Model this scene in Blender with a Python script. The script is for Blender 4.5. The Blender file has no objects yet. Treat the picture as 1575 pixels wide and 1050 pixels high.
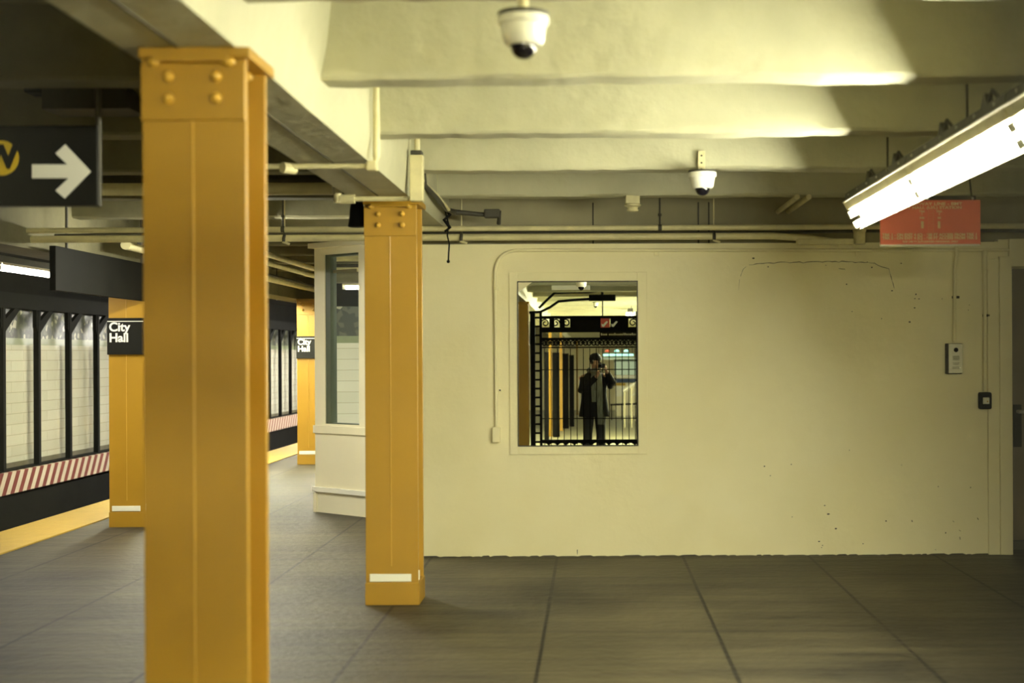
import bpy, bmesh, math, random
from mathutils import Vector, Matrix, noise
random.seed(4)
SC = bpy.context.scene
COL = SC.collection
R = math.radians
# ------------------------------------------------------------------ camera, world, exposure
F = 2187.0                       # focal length in pixels of the 1575 px frame
CH = 1.6                         # camera height
D = 11.28                        # distance to the cream wall
cam_d = bpy.data.cameras.new('camera')
cam = bpy.data.objects.new('camera', cam_d); COL.objects.link(cam)
cam_d.sensor_width = 36.0; cam_d.lens = F/1575*36
cam_d.shift_x = -123.5/1575; cam_d.shift_y = 20/1575
cam.location = (0, 0, CH); cam.rotation_euler = (R(90), R(0.27), 0)
cam_d.clip_start = 0.005; cam_d.clip_end = 200
cam_d.dof.use_dof = True; cam_d.dof.focus_distance = 14.5
cam_d.dof.aperture_fstop = 50.0/24.0
SC.camera = cam
SC.view_settings.view_transform = 'Standard'; SC.view_settings.look = 'None'
SC.view_settings.gamma = 1; SC.view_settings.use_curve_mapping = False
SC.view_settings.exposure = 2.2
w = bpy.data.worlds.new('world'); SC.world = w; w.use_nodes = True
w.node_tree.nodes['Background'].inputs[0].default_value = (1, .9, .6, 1)
w.node_tree.nodes['Background'].inputs[1].default_value = 0.02
TUBE = 62.0                      # brightness of the fluorescent tubes
SC.cycles.max_bounces = 10; SC.cycles.diffuse_bounces = 5; SC.cycles.glossy_bounces = 5
SC.cycles.sample_clamp_indirect = 6.0

# ------------------------------------------------------------------ materials
def mat(name, c, rough=.6, metal=0, var=0.0, vscale=3, bump=0, bscale=20, c2=None, vstretch=None, spec=.5):
    m = bpy.data.materials.new(name); m.use_nodes = True
    nt = m.node_tree; b = nt.nodes['Principled BSDF']
    b.inputs['Base Color'].default_value = (*c, 1); b.inputs['Roughness'].default_value = rough
    b.inputs['Metallic'].default_value = metal; b.inputs['Specular IOR Level'].default_value = spec
    tc = nt.nodes.new('ShaderNodeTexCoord')
    src = tc.outputs['Object']
    if vstretch:
        mp = nt.nodes.new('ShaderNodeMapping'); mp.inputs['Scale'].default_value = vstretch
        nt.links.new(src, mp.inputs[0]); vs = mp.outputs[0]
    else: vs = src
    if var > 0 or c2:
        n = nt.nodes.new('ShaderNodeTexNoise'); n.inputs['Scale'].default_value = vscale
        n.inputs['Detail'].default_value = 8; n.inputs['Roughness'].default_value = .6
        nt.links.new(vs, n.inputs['Vector'])
        r = nt.nodes.new('ShaderNodeValToRGB')
        r.color_ramp.elements[0].position = .32; r.color_ramp.elements[1].position = .68
        d = c2 if c2 else tuple(v*(1-var) for v in c)
        r.color_ramp.elements[0].color = (*d, 1); r.color_ramp.elements[1].color = (*c, 1)
        nt.links.new(n.outputs['Fac'], r.inputs[0]); nt.links.new(r.outputs[0], b.inputs['Base Color'])
    if bump > 0:
        n = nt.nodes.new('ShaderNodeTexNoise'); n.inputs['Scale'].default_value = bscale
        n.inputs['Detail'].default_value = 6
        nt.links.new(src, n.inputs['Vector'])
        bp = nt.nodes.new('ShaderNodeBump'); bp.inputs['Strength'].default_value = bump
        bp.inputs['Distance'].default_value = .02
        nt.links.new(n.outputs['Fac'], bp.inputs['Height']); nt.links.new(bp.outputs[0], b.inputs['Normal'])
    return m
def emis(name, c, s):
    m = bpy.data.materials.new(name); m.use_nodes = True
    nt = m.node_tree; nt.nodes.clear()
    o = nt.nodes.new('ShaderNodeOutputMaterial'); e = nt.nodes.new('ShaderNodeEmission')
    e.inputs[0].default_value = (*c, 1); e.inputs[1].default_value = s
    nt.links.new(e.outputs[0], o.inputs[0]); return m
CREAM = (.88, .82, .535)
M = {}
M['wall'] = mat('cream_painted_plaster', CREAM, .55, c2=(.81, .74, .44), vscale=.9, bump=.25, bscale=9)
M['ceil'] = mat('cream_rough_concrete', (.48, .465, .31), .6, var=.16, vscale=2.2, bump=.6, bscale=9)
M['ceil_dark'] = mat('dark_concrete', (.20, .185, .10), .8, var=.4, vscale=1.5, bump=.5, bscale=9)  # darker, blotchier version of the ceiling concrete
M['pipe'] = mat('cream_painted_pipe', (.68, .62, .35), .45, var=.2, vscale=9)
M['booth'] = mat('cream_booth_paint', (.86, .81, .58), .4, var=.04, vscale=2)
M['yellow'] = mat('ochre_gloss_paint', (.375, .208, .015), .42, var=.08, vscale=1.8, bump=.06, bscale=6)
M['bolt'] = mat('ochre_paint_bolt', (.52, .31, .04), .3)
M['strip'] = mat('white_reflective_tape', (.85, .84, .72), .4)
M['black'] = mat('black_paint', (.005, .005, .004), .7, var=.3, vscale=4, spec=.12)
M['iron'] = mat('black_iron', (.005, .005, .004), .8, spec=.1)
M['tunnelblack'] = mat('tunnel_black', (.006, .0055, .004), .95, var=.5, vscale=2, spec=.1)  # near-black, uneven tone for the tunnel surfaces
M['dpipe'] = mat('dark_grimy_pipe', (.05, .045, .03), .6, var=.3, vscale=12)
M['white'] = mat('white_plastic', (.85, .84, .72), .35)
M['greym'] = mat('brushed_grey_steel', (.42, .41, .33), .38, metal=.5, var=.15, vscale=20)
M['housing'] = mat('fixture_housing', (.075, .070, .042), .6, metal=.1, var=.3, vscale=15)
M['pan'] = mat('fixture_reflector', (.80, .76, .58), .4)
M['smoke'] = mat('smoked_dome', (.008, .007, .010), .05)
M['tactile'] = mat('yellow_tactile_strip', (.56, .37, .05), .6, var=.12, vscale=6)
M['signred'] = mat('red_sign_enamel', (.78, .17, .095), .45, var=.12, vscale=3)
M['signtext'] = mat('sign_cream_ink', (.82, .66, .36), .5)
M['signblack'] = mat('black_sign_enamel', (.008, .008, .006), .5, spec=.2)
M['signwhite'] = mat('sign_white_ink', (.86, .86, .78), .5)
M['bullet'] = mat('sign_yellow_disc', (.72, .50, .02), .5)
M['coat'] = mat('black_wool', (.010, .010, .012), .9, var=.3, vscale=12)
M['skin'] = mat('skin', (.55, .33, .22), .5)
M['hair'] = mat('dark_hair', (.012, .010, .009), .6)
M['scarf'] = mat('grey_wool_scarf', (.30, .32, .25), .9, c2=(.12, .13, .10), vscale=5, vstretch=(22, 22, 1))
M['jeans'] = mat('dark_trousers', (.025, .027, .030), .8)
M['boot'] = mat('black_leather', (.01, .01, .01), .4)
M['doorb'] = mat('brown_door_paint', (.13, .095, .05), .5, var=.15, vscale=3)
M['frame_g'] = mat('green_window_frame', (.07, .09, .055), .4)
M['tube'] = emis('fluorescent_tube_glow', (1.0, .98, .74), TUBE)
M['tubecool'] = emis('cool_fluorescent_glow', (1.0, .95, .86), TUBE*.27)
M['fillplat'] = emis('platform_fill_glow', (1.0, .97, .80), TUBE*1.2)  # glow of the light added for the booth
M['tubefar'] = emis('far_tube_glow', (1.0, .96, .84), TUBE*2)
M['tuberow'] = emis('tilted_row_tube_glow', (1.0, .98, .74), TUBE*.62)
M['fillhall'] = emis('hall_fill_glow', (1.0, .97, .72), TUBE*1.5)  # this and the next two: glow of unseen added hall lights
M['fillcentre'] = emis('centre_hall_fill_glow', (1.0, .97, .72), TUBE*6.4)
M['fillback'] = emis('back_hall_fill_glow', (1.0, .96, .78), TUBE*.55)
M['cyan'] = emis('cyan_lamp_glow', (.45, 1.0, .85), .75)
M['redlamp'] = emis('red_lamp_glow', (1.0, .2, .10), .35)
M['warmlit'] = emis('lit_booth_interior', (.80, .95, .60), .16)
M['blue'] = mat('blue_sign_enamel', (.02, .05, .12), .4)
M['red'] = mat('red_enamel', (.55, .05, .02), .4)

def floor_mat():
    m = mat('grey_concrete_slabs', (.135, .120, .078), .55, bump=.35, bscale=14, spec=.3)
    nt = m.node_tree; b = nt.nodes['Principled BSDF']; N = nt.nodes.new; L = nt.links.new
    tc = N('ShaderNodeTexCoord')
    sep = N('ShaderNodeSeparateXYZ'); L(tc.outputs['Object'], sep.inputs[0])
    mp = N('ShaderNodeMapping'); mp.inputs['Scale'].default_value = (.35, 5.5, 1); L(tc.outputs['Object'], mp.inputs[0])
    n = N('ShaderNodeTexNoise'); n.inputs['Scale'].default_value = 1.6; n.inputs['Detail'].default_value = 9
    n.inputs['Roughness'].default_value = .65; L(mp.outputs[0], n.inputs['Vector'])
    n2 = N('ShaderNodeTexNoise'); n2.inputs['Scale'].default_value = .9; n2.inputs['Detail'].default_value = 5
    L(tc.outputs['Object'], n2.inputs['Vector'])
    r = N('ShaderNodeValToRGB'); r.color_ramp.elements[0].position = .38; r.color_ramp.elements[1].position = .62
    r.color_ramp.elements[0].color = (.019, .015, .008, 1); r.color_ramp.elements[1].color = (.084, .070, .037, 1)
    mx = N('ShaderNodeMath'); mx.operation = 'MULTIPLY_ADD'; L(n2.outputs['Fac'], mx.inputs[0]); mx.inputs[1].default_value = .5
    h = N('ShaderNodeMath'); h.operation = 'MULTIPLY'; L(n.outputs['Fac'], h.inputs[0]); h.inputs[1].default_value = .5
    L(h.outputs[0], mx.inputs[2]); L(mx.outputs[0], r.inputs[0])
    def line(sock, pitch, off, wd):
        a = N('ShaderNodeMath'); a.operation = 'ADD'; L(sock, a.inputs[0]); a.inputs[1].default_value = -off + 100*pitch + pitch/2
        md = N('ShaderNodeMath'); md.operation = 'MODULO'; L(a.outputs[0], md.inputs[0]); md.inputs[1].default_value = pitch
        s = N('ShaderNodeMath'); s.operation = 'SUBTRACT'; L(md.outputs[0], s.inputs[0]); s.inputs[1].default_value = pitch/2
        ab = N('ShaderNodeMath'); ab.operation = 'ABSOLUTE'; L(s.outputs[0], ab.inputs[0])
        lt = N('ShaderNodeMath'); lt.operation = 'LESS_THAN'; L(ab.outputs[0], lt.inputs[0]); lt.inputs[1].default_value = wd
        return lt.outputs[0]
    lx = line(sep.outputs['X'], .994, -.285, .011)
    ly = line(sep.outputs['Y'], 1.0, 9.2, .012)
    m1 = N('ShaderNodeMixRGB'); m1.inputs[2].default_value = (.008, .006, .004, 1); L(r.outputs[0], m1.inputs[1])
    k1 = N('ShaderNodeMath'); k1.operation = 'MULTIPLY'; L(lx, k1.inputs[0]); k1.inputs[1].default_value = .96; L(k1.outputs[0], m1.inputs[0])
    m2 = N('ShaderNodeMixRGB'); m2.inputs[2].default_value = (.012, .010, .006, 1); L(m1.outputs[0], m2.inputs[1])
    k2 = N('ShaderNodeMath'); k2.operation = 'MULTIPLY'; L(ly, k2.inputs[0]); k2.inputs[1].default_value = .6; L(k2.outputs[0], m2.inputs[0])
    L(m2.outputs[0], b.inputs['Base Color'])
    return m
M['floor'] = floor_mat()
def tile_mat():
    m = mat('white_glazed_tile', (.72, .69, .54), .16, bump=0)
    nt = m.node_tree; b = nt.nodes['Principled BSDF']; N = nt.nodes.new; L = nt.links.new
    tc = N('ShaderNodeTexCoord'); sep = N('ShaderNodeSeparateXYZ'); L(tc.outputs['Object'], sep.inputs[0])
    cb = N('ShaderNodeCombineXYZ'); L(sep.outputs['Y'], cb.inputs[0]); L(sep.outputs['Z'], cb.inputs[1])
    br = N('ShaderNodeTexBrick'); br.inputs['Scale'].default_value = 1; br.inputs['Brick Width'].default_value = .9
    br.inputs['Row Height'].default_value = .155; br.inputs['Mortar Size'].default_value = .003
    br.inputs['Color1'].default_value = (.60, .58, .47, 1); br.inputs['Color2'].default_value = (.54, .52, .41, 1)
    br.inputs['Mortar'].default_value = (.30, .27, .18, 1)
    L(cb.outputs[0], br.inputs['Vector']); L(br.outputs['Color'], b.inputs['Base Color'])
    n = N('ShaderNodeTexNoise'); n.inputs['Scale'].default_value = 4; L(tc.outputs['Object'], n.inputs['Vector'])
    bp = N('ShaderNodeBump'); bp.inputs['Strength'].default_value = .35; bp.inputs['Distance'].default_value = .02
    L(n.outputs['Fac'], bp.inputs['Height']); L(bp.outputs[0], b.inputs['Normal'])
    return m
M['tile'] = tile_mat()
def mosaic_mat():
    m = mat('dark_mosaic_frieze', (.1, .1, .07), .4)
    nt = m.node_tree; b = nt.nodes['Principled BSDF']; N = nt.nodes.new; L = nt.links.new
    tc = N('ShaderNodeTexCoord')
    v = N('ShaderNodeTexVoronoi'); v.inputs['Scale'].default_value = 14; L(tc.outputs['Object'], v.inputs['Vector'])
    r = N('ShaderNodeValToRGB'); r.color_ramp.interpolation = 'CONSTANT'
    r.color_ramp.elements[0].color = (.035, .04, .025, 1); r.color_ramp.elements[1].position = .5
    r.color_ramp.elements[1].color = (.08, .085, .05, 1)
    e = r.color_ramp.elements.new(.8); e.color = (.34, .33, .22, 1)
    L(v.outputs['Color'], r.inputs[0]); L(r.outputs[0], b.inputs['Base Color'])
    return m
M['mosaic'] = mosaic_mat()
def stripe_mat():
    m = mat('red_white_diagonal_stripes', (.5, .1, .1), .5)
    nt = m.node_tree; b = nt.nodes['Principled BSDF']; N = nt.nodes.new; L = nt.links.new
    tc = N('ShaderNodeTexCoord'); sep = N('ShaderNodeSeparateXYZ'); L(tc.outputs['Object'], sep.inputs[0])
    a = N('ShaderNodeMath'); a.operation = 'MULTIPLY_ADD'; L(sep.outputs['Z'], a.inputs[0]); a.inputs[1].default_value = -.75
    L(sep.outputs['Y'], a.inputs[2])
    md = N('ShaderNodeMath'); md.operation = 'MODULO'; L(a.outputs[0], md.inputs[0]); md.inputs[1].default_value = .29
    lt = N('ShaderNodeMath'); lt.operation = 'LESS_THAN'; L(md.outputs[0], lt.inputs[0]); lt.inputs[1].default_value = .145
    mx = N('ShaderNodeMixRGB'); mx.inputs[1].default_value = (.62, .55, .42, 1); mx.inputs[2].default_value = (.20, .035, .025, 1)
    L(lt.outputs[0], mx.inputs[0]); L(mx.outputs[0], b.inputs['Base Color'])
    return m
M['stripe'] = stripe_mat()
def mirror_mat():
    m = bpy.data.materials.new('mirror_silver'); m.use_nodes = True
    b = m.node_tree.nodes['Principled BSDF']; b.inputs['Base Color'].default_value = (.58, .60, .52, 1)
    b.inputs['Metallic'].default_value = 1; b.inputs['Roughness'].default_value = 0.0
    return m
M['mirror'] = mirror_mat()
def glass_mat():
    m = bpy.data.materials.new('tinted_reflective_glass'); m.use_nodes = True
    b = m.node_tree.nodes['Principled BSDF']; b.inputs['Base Color'].default_value = (.93, 1.0, 1.0, 1)
    b.inputs['Metallic'].default_value = .95; b.inputs['Roughness'].default_value = 0.01
    return m
M['glass'] = glass_mat()

# ------------------------------------------------------------------ mesh helpers
class MB:
    def __init__(s): s.bm = bmesh.new()
    def box(s, x0, x1, y0, y1, z0, z1, bev=0, rot=None, at=None):
        r = bmesh.ops.create_cube(s.bm, size=1)
        vs = r['verts']
        for v in vs:
            v.co = Vector(((x0+x1)/2+v.co.x*(x1-x0), (y0+y1)/2+v.co.y*(y1-y0), (z0+z1)/2+v.co.z*(z1-z0)))
        if bev > 0:
            es = list({e for v in vs for e in v.link_edges})
            g = bmesh.ops.bevel(s.bm, geom=es, offset=bev, segments=2, affect='EDGES', profile=.5)
            vs = list({v for f in g['faces'] for v in f.verts} | {v for v in vs if v.is_valid})
        if rot is not None:
            bmesh.ops.transform(s.bm, matrix=rot, verts=[v for v in vs if v.is_valid])
        return s
    def tube(s, pts, r, n=10, cap=True):
        pts = [Vector(p) for p in pts]; rr = r if isinstance(r, (list, tuple)) else [r]*len(pts)
        rings = []; up = None
        for i, p in enumerate(pts):
            a = pts[max(i-1, 0)]; b = pts[min(i+1, len(pts)-1)]
            t = (b-a).normalized()
            if up is None:
                up = Vector((0, 0, 1)) if abs(t.z) < .9 else Vector((1, 0, 0))
            u = t.cross(up)
            if u.length < 1e-5: u = t.cross(Vector((0, 1, .01)))
            u.normalize(); v = u.cross(t).normalized(); up = v
            sc = 1.0
            if 0 < i < len(pts)-1:
                c = (pts[i]-pts[i-1]).normalized().dot((pts[i+1]-pts[i]).normalized())
                sc = 1/max(.5, math.sqrt(max(.01, (1+c)/2)))
            rings.append([s.bm.verts.new(p+(u*math.cos(k*2*math.pi/n)+v*math.sin(k*2*math.pi/n))*rr[i]*sc) for k in range(n)])
        for A, B in zip(rings, rings[1:]):
            for k in range(n): s.bm.faces.new((A[k], A[(k+1) % n], B[(k+1) % n], B[k]))
        if cap:
            s.bm.faces.new(list(reversed(rings[0]))); s.bm.faces.new(rings[-1])
        return s
    def lathe(s, prof, c=(0, 0, 0), axis='Z', n=24):
        c = Vector(c); rings = []
        for r, h in prof:
            ring = []
            for k in range(n):
                a = 2*math.pi*k/n
                q = {'Z': Vector((r*math.cos(a), r*math.sin(a), h)), 'Y': Vector((r*math.cos(a), h, r*math.sin(a))),
                     'X': Vector((h, r*math.cos(a), r*math.sin(a)))}[axis]
                ring.append(s.bm.verts.new(c+q))
            rings.append(ring)
        for A, B in zip(rings, rings[1:]):
            for k in range(n): s.bm.faces.new((A[k], A[(k+1) % n], B[(k+1) % n], B[k]))
        s.bm.faces.new(rings[0]); s.bm.faces.new(rings[-1])
        return s
    def prism(s, poly, y0, y1, plane='XZ'):
        def P(a, b, h): return {'XZ': (a, h, b), 'XY': (a, b, h), 'YZ': (h, a, b)}[plane]
        A = [s.bm.verts.new(P(a, b, y0)) for a, b in poly]; B = [s.bm.verts.new(P(a, b, y1)) for a, b in poly]
        n = len(poly)
        for k in range(n): s.bm.faces.new((A[k], A[(k+1) % n], B[(k+1) % n], B[k]))
        s.bm.faces.new(A); s.bm.faces.new(list(reversed(B)))
        return s
    def loft(s, rings, cap=True):
        V = [[s.bm.verts.new(p) for p in r] for r in rings]; n = len(V[0])
        for A, B in zip(V, V[1:]):
            for k in range(n): s.bm.faces.new((A[k], A[(k+1) % n], B[(k+1) % n], B[k]))
        if cap: s.bm.faces.new(V[0]); s.bm.faces.new(V[-1])
        return s
    def ball(s, c, r, sx=1, sy=1, sz=1, seg=16):
        g = bmesh.ops.create_uvsphere(s.bm, u_segments=seg, v_segments=max(8, seg//2), radius=r)
        for v in g['verts']: v.co = Vector((v.co.x*sx+c[0], v.co.y*sy+c[1], v.co.z*sz+c[2]))
        return s
    def xf(s, m): bmesh.ops.transform(s.bm, matrix=m, verts=s.bm.verts[:]); return s
    def build(s, name, m, parent=None, smooth=False, origin=None, label=None):
        bmesh.ops.recalc_face_normals(s.bm, faces=s.bm.faces[:])
        me = bpy.data.meshes.new(name)
        if smooth:
            for f in s.bm.faces: f.smooth = True
            for e in s.bm.edges:
                if len(e.link_faces) == 2 and e.calc_face_angle(0) > R(38): e.smooth = False
        s.bm.to_mesh(me); s.bm.free(); me.materials.append(M[m] if isinstance(m, str) else m)
        o = bpy.data.objects.new(name, me); COL.objects.link(o)
        if origin is not None:
            me.transform(Matrix.Translation(-Vector(origin))); o.location = origin
        if parent is not None:
            o.parent = parent
            if origin is None: o.location = -parent_world(parent)
            else: o.location = Vector(origin)-parent_world(parent)
        if label: o['label'] = label
        return o
def parent_world(p):
    v = Vector((0, 0, 0))
    while p: v += p.location; p = p.parent
    return v
def thing(name, label, cat, loc, group=None):
    o = bpy.data.objects.new(name, None); COL.objects.link(o); o.location = loc
    o.empty_display_size = .1
    o['label'] = label; o['category'] = cat
    if group: o['group'] = group
    return o
def tag(o, label, cat, group=None):
    o['label'] = label; o['category'] = cat
    if group: o['group'] = group
    return o
def struct(o, label=None):
    o['kind'] = 'structure'
    if label: o['label'] = label
    return o
def copy_tree(o, parent=None):
    c = o.copy(); COL.objects.link(c); c.parent = parent
    for ch in list(o.children): copy_tree(ch, c)
    return c
def text(name, s, m, size, loc, parent, rot=(R(90), 0, 0), bold=.0, align='CENTER', xs=1.0, ext=.0015):
    cu = bpy.data.curves.new(name, 'FONT'); cu.body = s; cu.size = size; cu.align_x = align; cu.align_y = 'CENTER'
    cu.extrude = ext; cu.offset = bold; cu.space_line = .88; cu.materials.append(M[m])
    t = bpy.data.objects.new(name+'_tmp', cu); COL.objects.link(t)
    dg = bpy.context.evaluated_depsgraph_get()
    me = bpy.data.meshes.new_from_object(t.evaluated_get(dg)); me.name = name
    bpy.data.objects.remove(t); 
    o = bpy.data.objects.new(name, me); COL.objects.link(o)
    if not me.materials: me.materials.append(M[m])
    o.rotation_euler = rot; o.scale = (xs, 1, 1)
    o.parent = parent; o.location = Vector(loc)-parent_world(parent)
    return o
def P(px, py, z):            # pixel of the photo -> world point at depth z
    u = px-911; v = py-545; a = .0047
    u, v = u-a*v, v+a*u
    return Vector((u/F*z, z, CH-v/F*z))
MX, MY = 923.0, 562.0        # where the lens sees itself in the mirror
def Q(px, py, z):            # pixel inside the mirror -> world point at depth z (behind the mirror path)
    d = 2*D-z
    return Vector(((px-MX)/F*d, z, CH-(py-MY)/F*d))

# ------------------------------------------------------------------ the setting
ZB, ZF = -38.0, 60.0
XR = 5.2
CZ = 3.22                    # slab underside
BZ = CH+1.164                # beam underside
fl = struct(MB().box(-5.0, XR, -.9, ZF, -.25, 0).box(-5.4, -5.0, ZB, ZF, -.25, -.012).build('floor', 'floor'), 'grey concrete slab platform floor')
struct(MB().box(-5.0, XR, ZB, -.9, -.25, 0).build('floor', mat('hall_floor_sheen', (.27, .25, .15), .35, var=.2, vscale=2)), 'pale hall floor beyond the gate')  # paler colour stands in for the grazing sheen on this floor
yl = MB()
yl.box(-5.40, -4.80, ZB, ZF, -.01, .012)
yo = yl.build('edge_strip', 'tactile', label='yellow tactile warning strip'); yo.parent = fl
nt = M['tactile'].node_tree
tc = nt.nodes.new('ShaderNodeTexCoord'); v = nt.nodes.new('ShaderNodeTexVoronoi'); v.inputs['Scale'].default_value = 17
v.inputs['Randomness'].default_value = 0
nt.links.new(tc.outputs['Object'], v.inputs['Vector']); bp = nt.nodes.new('ShaderNodeBump'); bp.invert = True
bp.inputs['Strength'].default_value = .6; bp.inputs['Distance'].default_value = .02
nt.links.new(v.outputs['Distance'], bp.inputs['Height']); nt.links.new(bp.outputs[0], nt.nodes['Principled BSDF'].inputs['Normal'])
struct(MB().box(-8.6, -5.3, ZB, ZF, -1.35, -1.2).build('floor_trackbed', 'tunnelblack'))
struct(MB().box(-5.42, -5.25, ZB, ZF, -1.2, -.25).build('wall_platform_edge', 'tunnelblack'))
# ceiling slab, beams and girders
ce = struct(MB().box(-4.72, XR, ZB, ZF, CZ, CZ+.2).build('ceiling', 'ceil'), 'cream painted concrete ceiling')
def rough_beam(x0, x1, yf, yb, zlo, zhi, name, m, seed, seg=.09, amp=.006, parent=ce, taper=.0):
    b = MB(); n = max(2, int((x1-x0)/seg))
    rings = []
    rows = [(yf-taper, zhi), (yf-taper*.5, (zhi+zlo)/2), (yf, zlo+.05), (yf, zlo+.014), (yf+.014, zlo), (yb-.014, zlo), (yb, zlo+.014), (yb+taper, zhi)]
    for i in range(n+1):
        x = x0+(x1-x0)*i/n; ring = []
        for j, (y, z) in enumerate(rows):
            k = 1.0 if 0 < j < 7 else 0
            d = noise.noise(Vector((x*3.1+seed, j*.7, seed)))*amp*k
            e = noise.noise(Vector((x*9.0+seed, j*.3+5, seed)))*amp*.8*k
            ring.append((x, y+d, z+e+noise.noise(Vector((x*1.1, seed, 3)))*amp*k))
        rings.append(ring)
    b.loft(rings); return b.build(name, m, parent, smooth=True)
k = 0
yb = 4.69
while yb > ZB+2: yb -= 1.487
while yb < 30:
    fine = 2 < yb < 13
    rough_beam(-1.2, XR, yb-.2, yb, BZ, CZ+.02, 'ceiling_beam', 'ceil', yb*1.7, seg=.07 if fine else .5, amp=.010 if fine else 0, taper=.02)
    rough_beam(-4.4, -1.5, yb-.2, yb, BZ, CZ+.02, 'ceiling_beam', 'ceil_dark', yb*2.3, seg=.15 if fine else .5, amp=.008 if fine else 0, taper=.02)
    yb += 1.487
gx0, gx1, gz = -1.525, -1.150, CH+1.0
def girder():
    b = MB(); rings = []; y = ZB+1
    ys = []
    while y < 30: ys.append(y); y += (.1 if 2.5 < y < 12 else 1.0)
    for y in ys:
        ring = []
        for j, (x, z) in enumerate([(gx0, CZ+.02), (gx0, gz+.02), (gx0, gz), (gx1, gz), (gx1, gz+.02), (gx1+.006, gz+.12), (gx1+.012, gz+.3), (gx1+.022, CZ+.02)]):
            a = (.012 if j > 3 else .002) if 2.5 < y < 12 else 0
            d = noise.noise(Vector((y*2.2, j*.8, 1)))*a + noise.noise(Vector((y*7.1, j*.8, 4)))*a*.6
            if j > 5: d += max(0, min(1, (6.9-y)/.8))*(.055 if j == 7 else .03)
            if j in (5, 6): d += max(0, noise.noise(Vector((y*1.3, 9, j*.5))))*.03*(1 if a else 0)
            ring.append((x+d, y, z+(d*.3 if 1 < j < 4 else 0)))
        rings.append(ring)
    return b.loft(rings).build('girder', 'ceil', ce, smooth=True, label='long plastered girder above the yellow columns')
girder()
MB().box(-1.341, -1.333, ZB+1, 30, gz-.004, gz+.01).build('girder_seam', 'dpipe', ce)
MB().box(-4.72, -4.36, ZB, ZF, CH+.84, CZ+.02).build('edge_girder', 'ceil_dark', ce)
struct(MB().box(-8.6, -4.7, ZB, ZF, 2.98, 3.2).build('ceiling_tunnel', 'tunnelblack'))
# track wall (black above, mosaic, tile, stripes, black)
wt = struct(MB().box(-8.9, -8.5, ZB, ZF, -1.35, 3.1).build('wall_track', 'tunnelblack'), 'track side wall of the tunnel')
MB().box(-8.5, -8.46, 5, ZF, .07, 1.78).build('tile_field', 'tile', wt, label='white glazed tiles')
MB().box(-8.5, -8.455, 5, ZF, 1.78, 1.88).build('green_border', mat('green_tile_border', (.22, .25, .13), .3, var=.2), wt)
MB().box(-8.5, -8.46, 5, ZF, 1.88, 2.30).build('mosaic_frieze', 'mosaic', wt)
MB().box(-8.5, -8.44, 5, ZF, 0.0, .07).build('sill_band', mat('grimy_sill', (.12, .105, .06), .6, var=.3), wt)
struct(MB().box(-8.6, XR, ZF, ZF+.3, -1.35, 3.3).build('wall_far', 'ceil_dark'))
struct(MB().box(-8.6, XR, ZB-.3, ZB, -1.35, 3.3).build('wall_back', 'wall'))
struct(MB().box(XR, XR+.3, ZB, ZF, -.25, 3.3).build('wall_right', 'wall'))
bw = struct(MB().box(-8.44, -8.275, 5, ZF, -1.2, 0.0).build('wall_bench', 'tunnelblack'))
MB().box(-8.27, -8.22, 5, ZF, -.33, -.02).build('stripe_band', 'stripe', bw, label='red and white diagonal striped board')
# tunnel wall closing the platform side behind the camera
struct(MB().box(-8.6, -8.45, ZB, 5, -1.35, 3.1).build('wall_left', 'tunnelblack'))

# cream wall with the mirror
WT = 2.478
XE = 644/F*D
wf = struct(MB().box(-1.62, XE-.10, D, D+.25, 0, WT).build('wall_front', 'wall'), 'cream plaster wall holding the mirror')
# dark ragged line along the lower edge of the plaster
b = MB(); x = -1.6
while x < XE-.12:
    w_ = random.uniform(.04, .18); h_ = random.uniform(.003, .011)
    b.prism([(x, 0), (min(x+w_, XE-.11), 0), (min(x+w_*.8, XE-.11), h_), (x+w_*.2, h_*.8)], D-.006, D+.01)
    x += w_
b.build('ragged_foot', 'dpipe', wf)
# flush door-frame trim
b = MB(); b.box(XE-.19, XE-.10, D-.02, D+.2, 0, 2.34, .004); b.build('trim_1', 'wall'); struct(bpy.data.objects['trim_1'])
t2 = MB().box(XE-.10, XE, D-.035, D+.3, 0, 2.36, .006).box(XE-.02, 5.2, D-.035, D+.3, 2.28, 2.50, .006).build('trim_2', 'wall'); struct(t2, 'cream door frame')
struct(MB().box(XE, XE+.04, D+.26, D+.30, 0, 2.3).box(XE+1.0, XR, D, D+.3, 0, 2.5).build('wall_door_side', 'wall'))
struct(MB().box(XE-.10, XR, D, D+.25, 2.36, WT+.02).build('wall_over_door', 'wall'))
dr = struct(MB().box(XE+.0, XE+1.0, D+.32, D+.37, .07, 2.28).build('door_1', 'doorb'), 'dark brown door in a recess')
b = MB(); p0 = P(1558, 622, D+.31); p1 = P(1571, 687, D+.31)
b.box(p0.x, p1.x, D+.298, D+.322, p1.z, p0.z, .004); b.build('lock_plate', 'black', dr)
MB().tube([(p0.x+.03, D+.30, 1.12), (p0.x+.03, D+.24, 1.12), (p0.x+.15, D+.24, 1.12)], .012).build('door_handle', 'greym', dr, smooth=True)
MB().box(XE, XE+1.0, D+.26, D+.40, -.01, .07).build('door_sill', 'dpipe', dr)
# recess above the wall; its shade is put into a darker colour
struct(MB().box(-1.62, XR, D+.1, D+.16, WT-.02, BZ+.30).build('wall_recess', mat('recess_shade_tone', (.34, .31, .19), .7, var=.3, vscale=1.2)))
b = MB()
for px in (912, 1074, 1090, 1485):
    q = P(px, 320, D+.1); b.box(q.x-.006, q.x+.006, D+.092, D+.105, WT, BZ+.05)
b.build('recess_seam', 'dpipe', bpy.data.objects['wall_recess'])
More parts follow.
